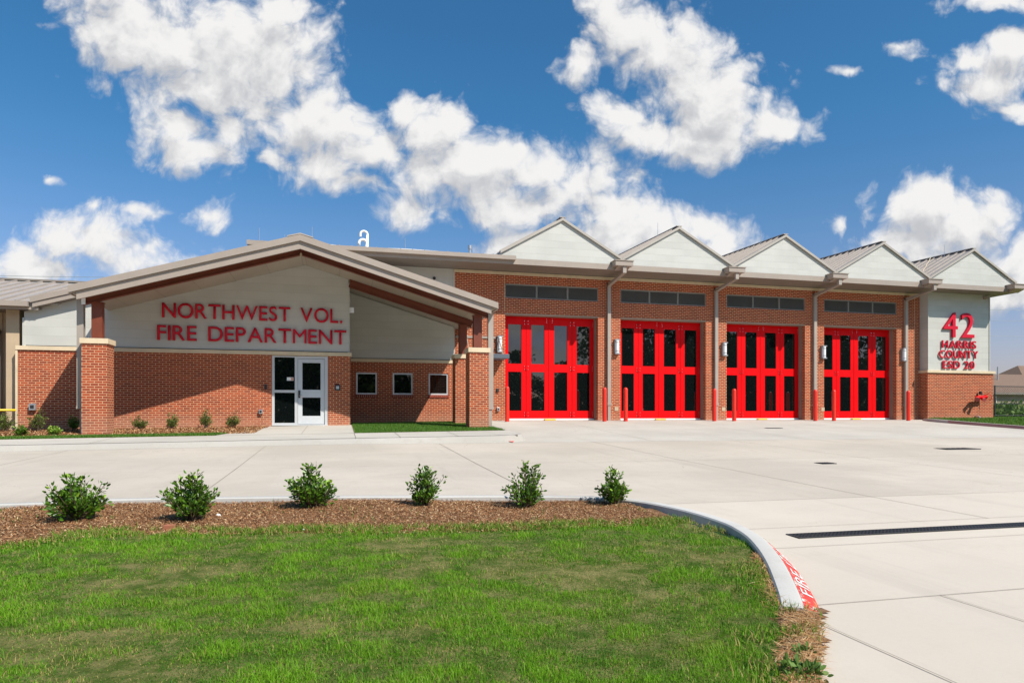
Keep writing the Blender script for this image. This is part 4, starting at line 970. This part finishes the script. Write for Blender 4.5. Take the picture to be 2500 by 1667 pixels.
# canopy
CE0, CE1 = -6.74, 4.60
gable_slab('canopy_roof', zc, CE0, CE1, 20.05, 25.76, .03, .20, ROOFM)
gable_slab('canopy_ceiling', zc, CE0+.03, CE1-.03, 20.08, 25.19, .0, .028, CEIL)
gable_slab('canopy_fascia', zc, CE0-.05, CE1+.06, 19.96, 20.05, .045, .225, TAUPE)
gable_slab('canopy_trim', zc, CE0+.13, CE1-.14, 20.02, 20.08, -.17, .045, TAUPE)
gable_slab('canopy_drip_edge', zc, CE0-.05, CE1+.06, 19.945, 19.959, .045, .062, SPOUT)
part(MB().prismY([(RX-.35, zc(RX)+.225-.09), (RX, zc(RX)+.225), (RX+.35, zc(RX)+.225-.09), (RX+.35, zc(RX)+.255-.09), (RX, zc(RX)+.26), (RX-.35, zc(RX)+.255-.09)], 19.95, 22.64), 'ridge_cap', ROOFM)
eg = MB()
for sgn, ex_ in ((-1, CE0), (1, CE1)):
    zz = zc(ex_)
    a, b = (ex_-.05, ex_) if sgn < 0 else (ex_, ex_+.06)
    eg.box(a, b, 20.05, 22.6 if sgn < 0 else 25.7, zz-.0, zz+.20)
eg.build_each('eave_gutter', TAUPE, ST)
# red steel: front and rear beams, posts
def ibeam_slope(mb, X0, X1, Y, zlo, dep=.24):
    a = (X0, Y, zlo(X0)); b = (X1, Y, zlo(X1))
    for dz, w_, h_ in ((0.008, .15, .016), (dep/2, .018, dep-.03), (dep-.008, .15, .016)):
        mb.bar((a[0], Y, a[2]+dz), (b[0], Y, b[2]+dz), w_, h_)
zb2 = lambda X: 4.775-SL*abs(X-RX)
bm_ = MB(); ibeam_slope(bm_, -6.60, RX, 20.5, zb2); ibeam_slope(bm_, RX, 4.50, 20.5, zb2); bm_.box(RX-.02, RX+.02, 20.42, 20.58, 4.76, 5.0); part(bm_, 'front_beam', STEEL)
bm_ = MB(); ibeam_slope(bm_, .36, 4.42, 22.9, lambda X: zb2(X)-.02, .26); part(bm_, 'rear_beam', STEEL)
for X0, Y0 in ((-6.28, 20.6), (4.14, 20.6), (4.10, 22.9)):
    p = MB(); zt_ = zb2(X0)+.06; d_ = .11
    p.box(X0-.13, X0+.13, Y0-.10, Y0-.084, 2.22, zt_-.06); p.box(X0-.13, X0+.13, Y0+.084, Y0+.10, 2.22, zt_-.06); p.box(X0-.009, X0+.009, Y0-.084, Y0+.084, 2.22, zt_-.06)
    p.box(X0+.115, X0+.131, Y0-.084, Y0+.084, 2.22, zt_-.06)
    p.box(X0-.17, X0+.17, Y0-.14, Y0+.14, 2.215, 2.235); p.box(X0-.15, X0+.15, Y0-.12, Y0+.12, zt_-.075, zt_-.06)
    part(p, 'steel_post', STEEL)
for X0, Y0 in ((-6.58, 20.3), (3.84, 20.3), (3.80, 22.6)):
    c = MB().box(X0, X0+.60, Y0, Y0+.6, -.6, 2.085); C_ = part(c, 'brick_pillar', BRICK)
    MB().box(X0-.04, X0+.64, Y0-.04, Y0+.64, 2.085, 2.225).build('pillar_cap', STONE, C_, .006)
# canopy downspouts
s = MB(); s.box(4.45, 4.61, 20.42, 20.56, .42, 3.32); s.box(4.44, 4.62, 20.41, 20.57, .36, .43); s.box(4.47, 4.57, 20.44, 20.54, -.30, .36); part(s, 'downspout', SPOUT)
s = MB(); s.box(-6.78, -6.62, 20.56, 20.72, .42, 3.42); s.box(-6.79, -6.61, 20.55, 20.73, .36, .43); s.box(-6.72, -6.63, 20.60, 20.68, -.4, .36); part(s, 'downspout', SPOUT)
# recessed ceiling lights under the canopy
for px, py in ((975.5, 727), (1123.5, 777)):
    # sight line against the ceiling plane
    xr = (px-CX)/F
    best = min(((abs((at(px, py, Y).z)-zc(at(px, py, Y).x)), Y) for Y in np.arange(20.2, 25, .02)))[1]
    q = at(px, py, best); m = MB(); nrm_ = Vector((SL, 0, 1)).normalized()
    m.tube([q-nrm_*.012, q+nrm_*.004], .10, 20, smooth=False); dn = part(m, 'downlight', LAMPW)
    MB().tube([q-nrm_*.016, q-nrm_*.011], .07, 20, smooth=False).build('lens', LAMPG, dn)
p = at(727+130, 753, YS); part(MB().box(.36, .5, YS+.1, YS+.28, 3.55, 3.72), 'wall_light', LAMPW)
# paper label on the beam end
part(MB().box(-6.62, -6.52, 20.405, 20.412, 3.13, 3.33), 'paper_tag', WHITE, label='white paper tag on the left beam end')
# sprinkler/conduit and ridge lamp
part(MB().tube([(RX, 20.35, 4.80), (RX, 20.35, 4.70)], .03, 8), 'ridge_fitting', TAN)
# --- awning over the side door, with tie rods
aw = MB(); aw.box(4.6, 6.2, 24.75, YW, 2.30, 2.46); part(aw, 'awning', SLATE, bevel=.008)
tr = MB()
for X in (4.75, 6.02): tr.tube([(X, 25.0, 2.46), (X, YW-.03, 3.2)], .02, 8); tr.disc((X, YW-.01, 3.2), .07, (0, 1, 0), .02)
tr.build_each('tie_rod', TAUPE, ST, per=4)
part(MB().box(4.35, 5.9, YW-.03, YW, 3.14, 3.22), 'wall_rail', TAUPE)
sd = part(MB().box(4.85, 5.75, YW-.02, YW, -.02, 2.12), 'side_door', DOORG)
# --- left wing: tan siding, roof with eave gutter
w = MB(); w.box(-15, -9.12, 23.9, 24.1, -.7, 3.4); 
X = -15
while X < -9.2: w.box(X, X+.03, 23.88, 23.9, -.6, 3.3); X += .30
part(w, 'tan_wall', TAN)
part(MB().box(-9.5, -9.155, 23.2, 23.88, -.6, 3.3), 'tan_wall', TAN)
lr = MB(); sl2 = .296; Ye, Yr = 22.78, 28.0; z0, zr = 3.42, 3.42+.285*(Yr-Ye)
lr.prismX([(Ye, z0), (Yr, zr), (Yr, zr+.06), (Ye, z0+.06)][::-1], -16, -8.0)
X = -15.9
while X < -8.1: lr.bar((X, Ye, z0+.085), (X, Yr, zr+.085), .05, .055); X += .40
part(lr, 'wing_roof', ROOFM)
part(MB().box(-16, -8.0, Yr-.1, Yr+.1, zr+.08, zr+.14), 'ridge_cap', TAUPE2)
lrb = MB(); lrb.prismX([(Yr, zr), (Yr+5, z0), (Yr+5, z0+.06), (Yr, zr+.06)][::-1], -16, -2.96); part(lrb, 'wing_roof_rear', ROOFM)
gt = MB(); gt.box(-16, -8.72, Ye-.16, Ye, z0-.08, z0-.06); gt.box(-16, -8.72, Ye-.16, Ye-.14, z0-.06, z0+.07); gt.box(-8.74, -8.72, Ye-.14, Ye, z0-.06, z0+.07); part(gt, 'gutter', TAUPE)
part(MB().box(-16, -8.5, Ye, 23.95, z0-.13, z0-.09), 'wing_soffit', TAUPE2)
part(MB().box(-16, -8.5, Ye-.02, Ye, z0-.16, z0-.0), 'wing_fascia', TAUPE)
s = MB(); s.prismX([(Ye-.14, 3.12), (Ye-.02, 3.12), (23.82, 2.72), (23.70, 2.60)][::-1], -10.02, -9.86); s.box(-10.02, -9.86, Ye-.14, Ye-.02, 3.12, 3.3); s.box(-10.02, -9.86, 23.68, 23.82, .3, 2.72); s.box(-9.98, -9.9, 23.7, 23.8, -.5, .3); part(s, 'downspout', SPOUT)
yp = MB(); yp.tube([(-12, 22.7, .33), (-9.3, 22.7, .33), (-9.16, 22.95, .33)], .035, 10); part(yp, 'gas_pipe', YEL)
yp = MB(); yp.tube([(-9.95, 22.7, .20), (-9.95, 22.7, .48)], .06, 10); yp.tube([(-9.95, 22.7, .45), (-9.95, 22.7, .62)], .03, 8); part(yp, 'gas_valve', YEL)
part(MB().box(-10.5, -10.25, 23.78, 23.88, 2.0, 2.45), 'wall_light', SLATE)
# office body behind (closes the volume)
part(MB().box(-8.9, .05, YS+.3, 27.5, -.3, 3.05), 'office_body', SIDING)
# --- roof pipes
g = MB(); pY = 26.0
def arc(px, py, R, n=14, a0=0, a1=math.pi):
    return [(px+R*math.cos(a0+(a1-a0)*k/n), py, R*math.sin(a0+(a1-a0)*k/n)) for k in range(n+1)]
c = at(897, 600, pY); zt_ = at(888, 573, pY).z; R = .13
pts = [(c.x, pY, 6.0), (c.x, pY, zt_)]+[(x, y, zt_+z) for x, y, z in arc(c.x-R, pY, R)]+[(c.x-2*R, pY, zt_-.08)]
g.tube(pts, .045, 12); 
part(g, 'goose_neck_pipe', WHITE)
zt2 = at(888, 595, pY+.4).z
g = MB().tube([(c.x, pY+.4, 6.0), (c.x, pY+.4, zt2)]+[(x, y, zt2+z) for x, y, z in arc(c.x-R-.02, pY+.4, R+.02)]+[(c.x-2*R-.04, pY+.4, zt2-.08)], .055, 12); part(g, 'goose_neck_pipe', WHITE)
v = at(1147, 617, 25.4); g = MB(); g.tube([(v.x, 25.4, 5.95), (v.x, 25.4, v.z+.14)], .05, 12); g.tube([(v.x, 25.4, v.z+.13), (v.x, 25.4, v.z+.27)], .075, 12); part(g, 'roof_vent', GALV)
for px, y0_, y1_, Y in ((762, 553, 580, 26), (989, 582, 606, 25.2), (695, 572, 585, 26), (633, 557, 585, 26)):
    a = at(px, y0_, Y); part(MB().tube([(a.x, Y, 6.0), (a.x, Y, a.z)], [.012, .007], 6), 'lightning_rod', GALV)
a = at(1060, 679.5, YW+.03); part(MB().disc((a.x, YW+.0, a.z), .055, (0, 1, 0), .06, 16), 'wall_fitting', DARK)
# security camera under right eave
cm = at(2404, 727, YB); part(MB().box(cm.x-.06, cm.x+.06, YB-.14, YB+.03, cm.z-.06, cm.z+.06), 'security_camera', TAUPE, bevel=.01)
# --- red fire hose connection
fx = XA(2387, YB)-.08; fz = at(2393, 970, YB).z
h = MB(); h.disc((fx+.05, YB-.01, fz), .10, (0, 1, 0), .03); h.tube([(fx+.05, YB, fz), (fx+.05, YB-.22, fz), ], .06, 14); h.tube([(fx-.28, YB-.26, fz-.03), (fx+.30, YB-.24, fz+.02)], .085, 14)
h.tube([(fx-.28, YB-.26, fz-.03), (fx-.40, YB-.40, fz-.09)], [.07, .085], 14); h.tube([(fx-.05, YB-.26, fz-.02), (fx-.10, YB-.46, fz-.10)], [.06, .075], 14)
FH = part(h, 'hose_connection', RED)
h = MB(); h.disc((fx-.42, YB-.42, fz-.10), .10, (-.6, -.75, -.3), .05); h.disc((fx-.11, YB-.49, fz-.115), .085, (-.2, -.9, -.35), .05); h.build_each('hose_cap', painted('faded_red', (.65, .13, .13), .5), FH, per=3)
wc = Vector((fx+.36, YB-.26, fz)); rim = MB(); ax1 = Vector((.55, -.83, 0)); ax2 = Vector((0, 0, 1))
rim.tube([wc+(ax1*math.cos(t)+ax2*math.sin(t))*.15 for t in np.linspace(0, 2*math.pi, 25)], .014, 8, caps=False)
for t in (0, 2.09, 4.19): rim.tube([wc, wc+(ax1*math.cos(t)+ax2*math.sin(t))*.15], .011, 6)
rim.tube([wc-Vector((.1, .07, 0)), wc+Vector((.03, .02, 0))], .022, 8); rim.build('hand_wheel', RED, FH)
h = MB().tube([(fx-.02, YB-.24, fz+.04), (fx+.12, YB-.22, fz+.14), (fx+.14, YB-.14, fz+.2)], .018, 8); h.box(fx+.08, fx+.16, YB-.16, YB-.06, fz+.14, fz+.28); h.build('tamper_switch', DARK, FH)
h = MB().tube([(fx-.22+.02*i, YB-.2-.02*math.sin(i), fz-.1-.16*math.sin(i/10*math.pi)) for i in range(11)], .008, 6); h.build('chain', DARK, FH)
dp = MB().tube([(fx-.06, YB-.02, .12), (fx-.06, YB-.2, .10), (fx-.06, YB-.26, .02)], .04, 10); part(dp, 'drain_pipe', GALV)

# ------------------------------------------------------------------ bollards
bp = None
bx = []
for i in range(4): bx += [6.10+4.76*i, 9.98+4.74*i]
names = ['first', 'second', 'third', 'fourth']
for i, X in enumerate(bx):
    z = float(zd(X, 24.7)); d = i//2; sd_ = 'left' if i % 2 == 0 else 'right'
    lab = 'red steel bollard at the %s side of the %s truck door from the left' % (sd_, names[d])
    if bp is None:
        bp = thing('bollard', (X, 24.7, z), lab, 'bollard', 'red bollards guarding the truck doors')
        R = .083; prof = [(R, -.1), (R, 1.24)]+[(R*math.cos(a), 1.24+R*math.sin(a)) for a in np.linspace(.15, math.pi/2-.05, 7)]
        vs = []; n = 24
        for r, zz in prof: vs += [(X+r*math.cos(2*math.pi*k/n), 24.7+r*math.sin(2*math.pi*k/n), z+zz) for k in range(n)]
        fs = [(j*n+k, j*n+(k+1) % n, (j+1)*n+(k+1) % n, (j+1)*n+k) for j in range(len(prof)-1) for k in range(n)]+[tuple((len(prof)-1)*n+k for k in range(n))]
        MB().add(vs, fs, True).build('sleeve', BOLL, bp)
        MB().tube([(X, 24.7, z-.03), (X, 24.7, z+.006)], .115, 20, smooth=False).build('base_collar', KERBC, bp)
    else:
        c = copy_tree(bp); c.location = (X, 24.7, z); c['label'] = lab

# ------------------------------------------------------------------ trench drain and covers
td = thing('trench_drain', (3.85, 5.18, float(zd(4, 5.18))), 'long black slotted trench drain grate across the drive', 'drain')
m = MB(); Y0, Y1 = 5.085, 5.275; zf_ = float(zd(5, 5.18)); 
for ya, yb in ((Y0, Y0+.018), (Y1-.018, Y1)):
    m.box(3.85, 14.0, ya, yb, zf_-.03, zf_+.010)
m.box(3.85, 3.87, Y0+.018, Y1-.018, zf_-.03, zf_+.010)
m.build('frame', DARK, td)
m = MB(); X = 3.88
while X < 13.9: m.box(X, X+.02, Y0+.02, Y1-.02, zf_-.02, zf_+.008); X += .038
for yy in (5.14, 5.18, 5.22): m.box(3.87, 14, yy-.004, yy+.004, zf_+.0081, zf_+.0095)
m.build('grate', DARK, td)
MB().box(3.85, 14.0, Y0+.001, Y1-.001, zf_-.05, zf_+.001).build('channel', JOINT, td)
def cover(px, py, w_, d_, label):
    x, y = gp(px, py, 0); z = float(zd(x, y)); m = MB().box(x-w_/2, x+w_/2, y-d_/2, y+d_/2, z-.02, z+.008+.01*d_); 
    for k in range(6): m.box(x-w_/2+w_*(k+.3)/6.5, x-w_/2+w_*(k+.8)/6.5, y-d_/2+.03, y+d_/2-.03, z+.008+.01*d_, z+.014+.01*d_)
    tag(m.build('drain_cover', DARK), label, 'drain cover')
cover(2337, 1095.5, 1.0, .4, 'wide dark drain cover in the drive in front of the wall with the number 42')
cover(2015, 1131, .3, .25, 'small dark drain cover in the middle of the drive')
cover(1888, 1045, .6, .25, 'thin dark drain cover on the apron before the third truck door')

# ------------------------------------------------------------------ right hand kerb and verge
rp_ = [(25.92, 25.30), (25.2, 24.9), (24.75, 24.0), (24.6, 22.5), (24.62, 20.5), (24.7, 16), (24.7, 8), (24.7, -30)]
rk = np.array([(a, b, .12) for a, b in rp_]); rk[0, 2] = .03; rk[1, 2] = .07; rk = np.array(resample([rk[0]]+list(rk)+[rk[-1]], .4))
tn = np.gradient(rk[:, :2], axis=0); tn /= np.linalg.norm(tn, axis=1)[:, None]; nr = np.stack([tn[:, 1], -tn[:, 0]], 1)
kb = kerb_mesh(rk, nr, .15, .03).build('verge_kerb', KERBC); kb['kind'] = 'structure'; kb.modifiers.new('edge', 'EDGE_SPLIT').split_angle = math.radians(35)
vs = []
for p, n in zip(rk, nr):
    if p[1] > 23.4 or p[1] < 10: continue
    z0 = float(zd(p[0], p[1])); vs += [(p[0]+n[0]*.012, p[1]+n[1]*.012, z0+p[2]-.004), (p[0]+n[0]*.07, p[1]+n[1]*.07, z0+.006)]
MB().add(vs, [(2*i, 2*i+1, 2*i+3, 2*i+2) for i in range(len(vs)//2-1)]).build('faded_kerb_paint', painted('faded_kerb_red', (.42, .22, .20), .8)) ['kind'] = 'structure'
vpoly = [tuple(p[:2]-n*.13) for p, n in zip(rk, nr)]+[(70, -30), (70, 25.3)]
def zv(X, Y): return zd(X, Y)+np.where(np.asarray(Y) > 24.6, .05, .105)
grid_mesh('verge', np.arange(24.5, 45, .25), np.arange(5, 30.1, .25), lambda X, Y: zv(X, Y), SOILG, mask=lambda x, y: (inpoly(x, y, vpoly) | (y > 25.3)) & ~((x < 29.6) & (y > 25.3)))
P = RNG.uniform((24.7, 17), (36, 30), (60000, 2)); P = P[(inpoly(P[:, 0], P[:, 1], vpoly) | (P[:, 1] > 25.3)) & ~((P[:, 0] < 29.7) & (P[:, 1] > 25.3))]
scatter_blades('verge_grass', P, zv, RNG.uniform(.05, .11, len(P)), RNG.uniform(.012, .02, len(P)), GRASS2, 'green grass verge behind the kerb at the right end of the station', 'grass', rnd=RNG.uniform(0, .95, len(P)))

# ------------------------------------------------------------------ chain link fence
def fence(Y, X0, X1, z0, label):
    t = thing('chain_link_fence', (X0, Y, z0), label, 'fence'); H = 1.75
    n = int((X1-X0)/3.0); wires = MB()
    for k in range(n+1):
        X = X0+3.0*k; MB().tube([(X, Y, z0-.1), (X, Y, z0+H+.05)], .035, 8).build('post', DARK, t)
    m = MB(); 
    for zz in (z0+H, z0+H*.42, z0+.05): m.tube([(X0, Y, zz), (X1, Y, zz)], .026, 6)
    m.build_each('rail', DARK, t, per=3)
    a = X0
    while a < X1-H:
        wires.bar((a, Y-.01, z0+.05), (a+H-.05, Y-.01, z0+H), .006, .006); wires.bar((a, Y+.01, z0+H), (a+H-.05, Y+.01, z0+.05), .006, .006); a += .14
    wires.build('mesh_panel', DARK, t)
fence(31.5, 33.95, 57.0, .10, 'black chain link fence beyond the right end of the station')
# tall weeds beyond the fence
P = RNG.uniform((36, 35), (80, 46), (9000, 2)); 
hts = .35+.65*np.clip(.5+vnoise(P, .25, 3), 0, 1); n_ = len(P)*3; rep = np.repeat(P, 3, 0)+RNG.normal(0, .25, (n_, 2)); hh = np.repeat(hts, 3)*RNG.uniform(.1, 1.15, n_)
C = np.stack([rep[:, 0], rep[:, 1], hh], 1); D = RNG.normal(0, 1, (n_, 3)); D[:, 2] = np.abs(D[:, 2])
o = leaves('tall_weeds', C, D, RNG.uniform(.2, .42, n_), WEED, None, .5); tag(o, 'mass of tall green weeds beyond the chain link fence', 'weeds', None, 'stuff')
grid_mesh('field', [28, 40, 60, 100, 200], [30, 34, 46, 60, 120, 300], lambda X, Y: 0*X+.02, FIELD, 0.0)

# ------------------------------------------------------------------ houses
def house(name, x0, x1, y0, y1, ze, zr, label, ridge_in=3.5):
    t = thing(name, ((x0+x1)/2, (y0+y1)/2, 0), label, 'house', 'houses beyond the fence')
    MB().box(x0+.5, x1-.5, y0+.5, y1-.5, -.1, ze).build('wall', HWALL, t)
    ym = (y0+y1)/2; A = [(x0, y0, ze), (x1, y0, ze), (x1, y1, ze), (x0, y1, ze), (x0+ridge_in, ym, zr), (x1-ridge_in, ym, zr)]
    r = MB().add(A, [(0, 1, 5, 4), (1, 2, 5), (2, 3, 4, 5), (3, 0, 4), (3, 2, 1, 0)]); R_ = r.build('roof', SHING, t)
    MB().box(x0-.02, x1+.02, y0-.04, y0, ze-.2, ze+.02).build('eave_board', WHITE if 'pale' in label else TAUPE2, R_)
    for k in range(3):
        X = x0+2+k*(x1-x0-4)/2.2; W_ = MB().box(X, X+1.1, y0+.44, y0+.5, .9, 2.1).build('window', WHITE, t); MB().box(X+.08, X+1.02, y0+.42, y0+.44, .98, 2.02).build('pane', GLASS, W_)
    return t
hx = XA(2438, 56)
h1 = house('house', hx-4.0, hx+16, 55, 67, 2.45, 4.75, 'brown hipped roof house nearest behind the fence, with a roof pipe')
v = at(2436, 903, 59); MB().tube([(v.x, 59, 3.4), (v.x, 59, v.z+.35)], .07, 8).build('vent_pipe', GALV, h1)
hx = XA(2500, 75); house('house', hx-2.2, hx+17, 72, 86, 2.8, 7.4, 'taller brown roof behind the hipped house at the right edge', 6)

# ------------------------------------------------------------------ trees: behind the camera (seen in the door glass) and far right
def tree(x, y, H, W, label, seed, name='tree', group=None, nl=8000, leaf=.40):
    rs = np.random.default_rng(seed); t = thing(name, (x, y, float(zd(x, y))-.12), label, 'tree', group); z0 = float(zd(x, y))-.15
    tk = MB(); tk.tube([(x, y, z0), (x+.1, y, z0+H*.25), (x+.15, y+.1, z0+H*.5), (x+.1, y+.1, z0+H*.8)], [H*.028, H*.02, H*.013, .04], 9)
    cl = []
    for k in range(22):
        a = rs.uniform(0, 2*math.pi); s = rs.uniform(.14, 1.0); r = W/2*rs.uniform(.25, .95)*math.sin(min(1, (1.08-s)*1.9)*math.pi/2)
        c = np.array([x+math.cos(a)*r, y+math.sin(a)*r, z0+H*s]); cl.append((c, rs.uniform(.12, .22)*W))
        tk.tube([(x+.1, y, z0+H*s*.6), ((x+c[0])/2, (y+c[1])/2, z0+H*s*.82), tuple(c)], [H*.008, H*.005, .02], 5, caps=False)
    tk.build('trunk', BARK, t)
    C = []; 
    for c, r in cl:
        d = rs.normal(0, 1, (nl//22, 3)); d /= np.linalg.norm(d, axis=1)[:, None]; C.append(c+d*r*rs.uniform(.35, 1.05, (len(d), 1))*np.array([1.15, 1.15, .8]))
    C = np.concatenate(C); leaves('crown', C, rs.normal(0, 1, C.shape), rs.uniform(.6, 1.2, len(C))*leaf, TREEL, t, .6)
    return t
protoL = []
spots = [(14, -30, 10), (22, -31, 8.8), (30, -30, 10.3), (37, -32, 13), (45, -30, 16), (53, -31, 17), (61, -29, 16), (69, -32, 15), (77, -30, 13), (88, -33, 12), (4, -34, 9), (-8, -33, 11), (-20, -31, 12), (100, -30, 13), (-2, -30, 14), (5, -38, 16), (-14, -36, 15), (-30, -30, 12), (41, -41, 17), (57, -42, 18), (73, -41, 17)]
words = ['bushy', 'rounded', 'spreading']
for i, (x, y, H) in enumerate(spots):
    if i < 3: protoL.append(tree(x, y, 10, 8.5, 'dark green %s tree across the road, seen in the door glass' % words[i], 200+i, group='trees across the road')); t = protoL[-1]
    else:
        t = copy_tree(protoL[i % 3]); t.location = (x, y, float(zd(x, y))-.12); t.rotation_euler = (0, 0, i*1.3); t['label'] = 'dark green %s tree across the road, seen in the door glass' % words[i % 3]
    t.scale = (H/10, H/10, H/10)
hp = RNG.uniform((-60, -40), (150, -34), (26000, 2)); hz_ = RNG.uniform(-1.2, 4.6, 26000)*(.75+.35*np.sin(hp[:, 0]*.21)+.15*np.sin(hp[:, 0]*.7))
C = np.stack([hp[:, 0], hp[:, 1], hz_], 1); o = leaves('undergrowth', C, RNG.normal(0, 1, C.shape), RNG.uniform(.5, 1.0, len(C)), TREEL, None, .7); tag(o, 'dark undergrowth beneath the trees across the road', 'undergrowth', None, 'stuff')
fx_ = XA(2512, 110); tree(fx_, 110, 11.6, 8.5, 'dark tree crown behind the houses at the right edge', 300, nl=3000, leaf=.3)

# ------------------------------------------------------------------ power lines
def cable(px0, py0, px1, py1, Y, r, label, sag=.6):
    a = at(px0, py0, Y); b = at(px1, py1, Y); n = 16
    pts = [a+(b-a)*k/n-Vector((0, 0, sag*math.sin(math.pi*k/n))) for k in range(n+1)]
    o = MB().tube(pts, r, 5).build('power_line', GALV); tag(o, label, 'power line', 'overhead power lines')
cable(2380, 756, 2900, 752, 95, .028, 'topmost of the three overhead wires right of the number 42 wall', .2)
cable(2380, 782, 2900, 780, 95, .028, 'middle of the three overhead wires right of the number 42 wall', .2)
cable(2380, 819.5, 2900, 819, 95, .028, 'lowest of the three overhead wires right of the number 42 wall', .2)
cable(-300, 667, 520, 678, 70, .02, 'single dark overhead wire above the left wing roof', .1)
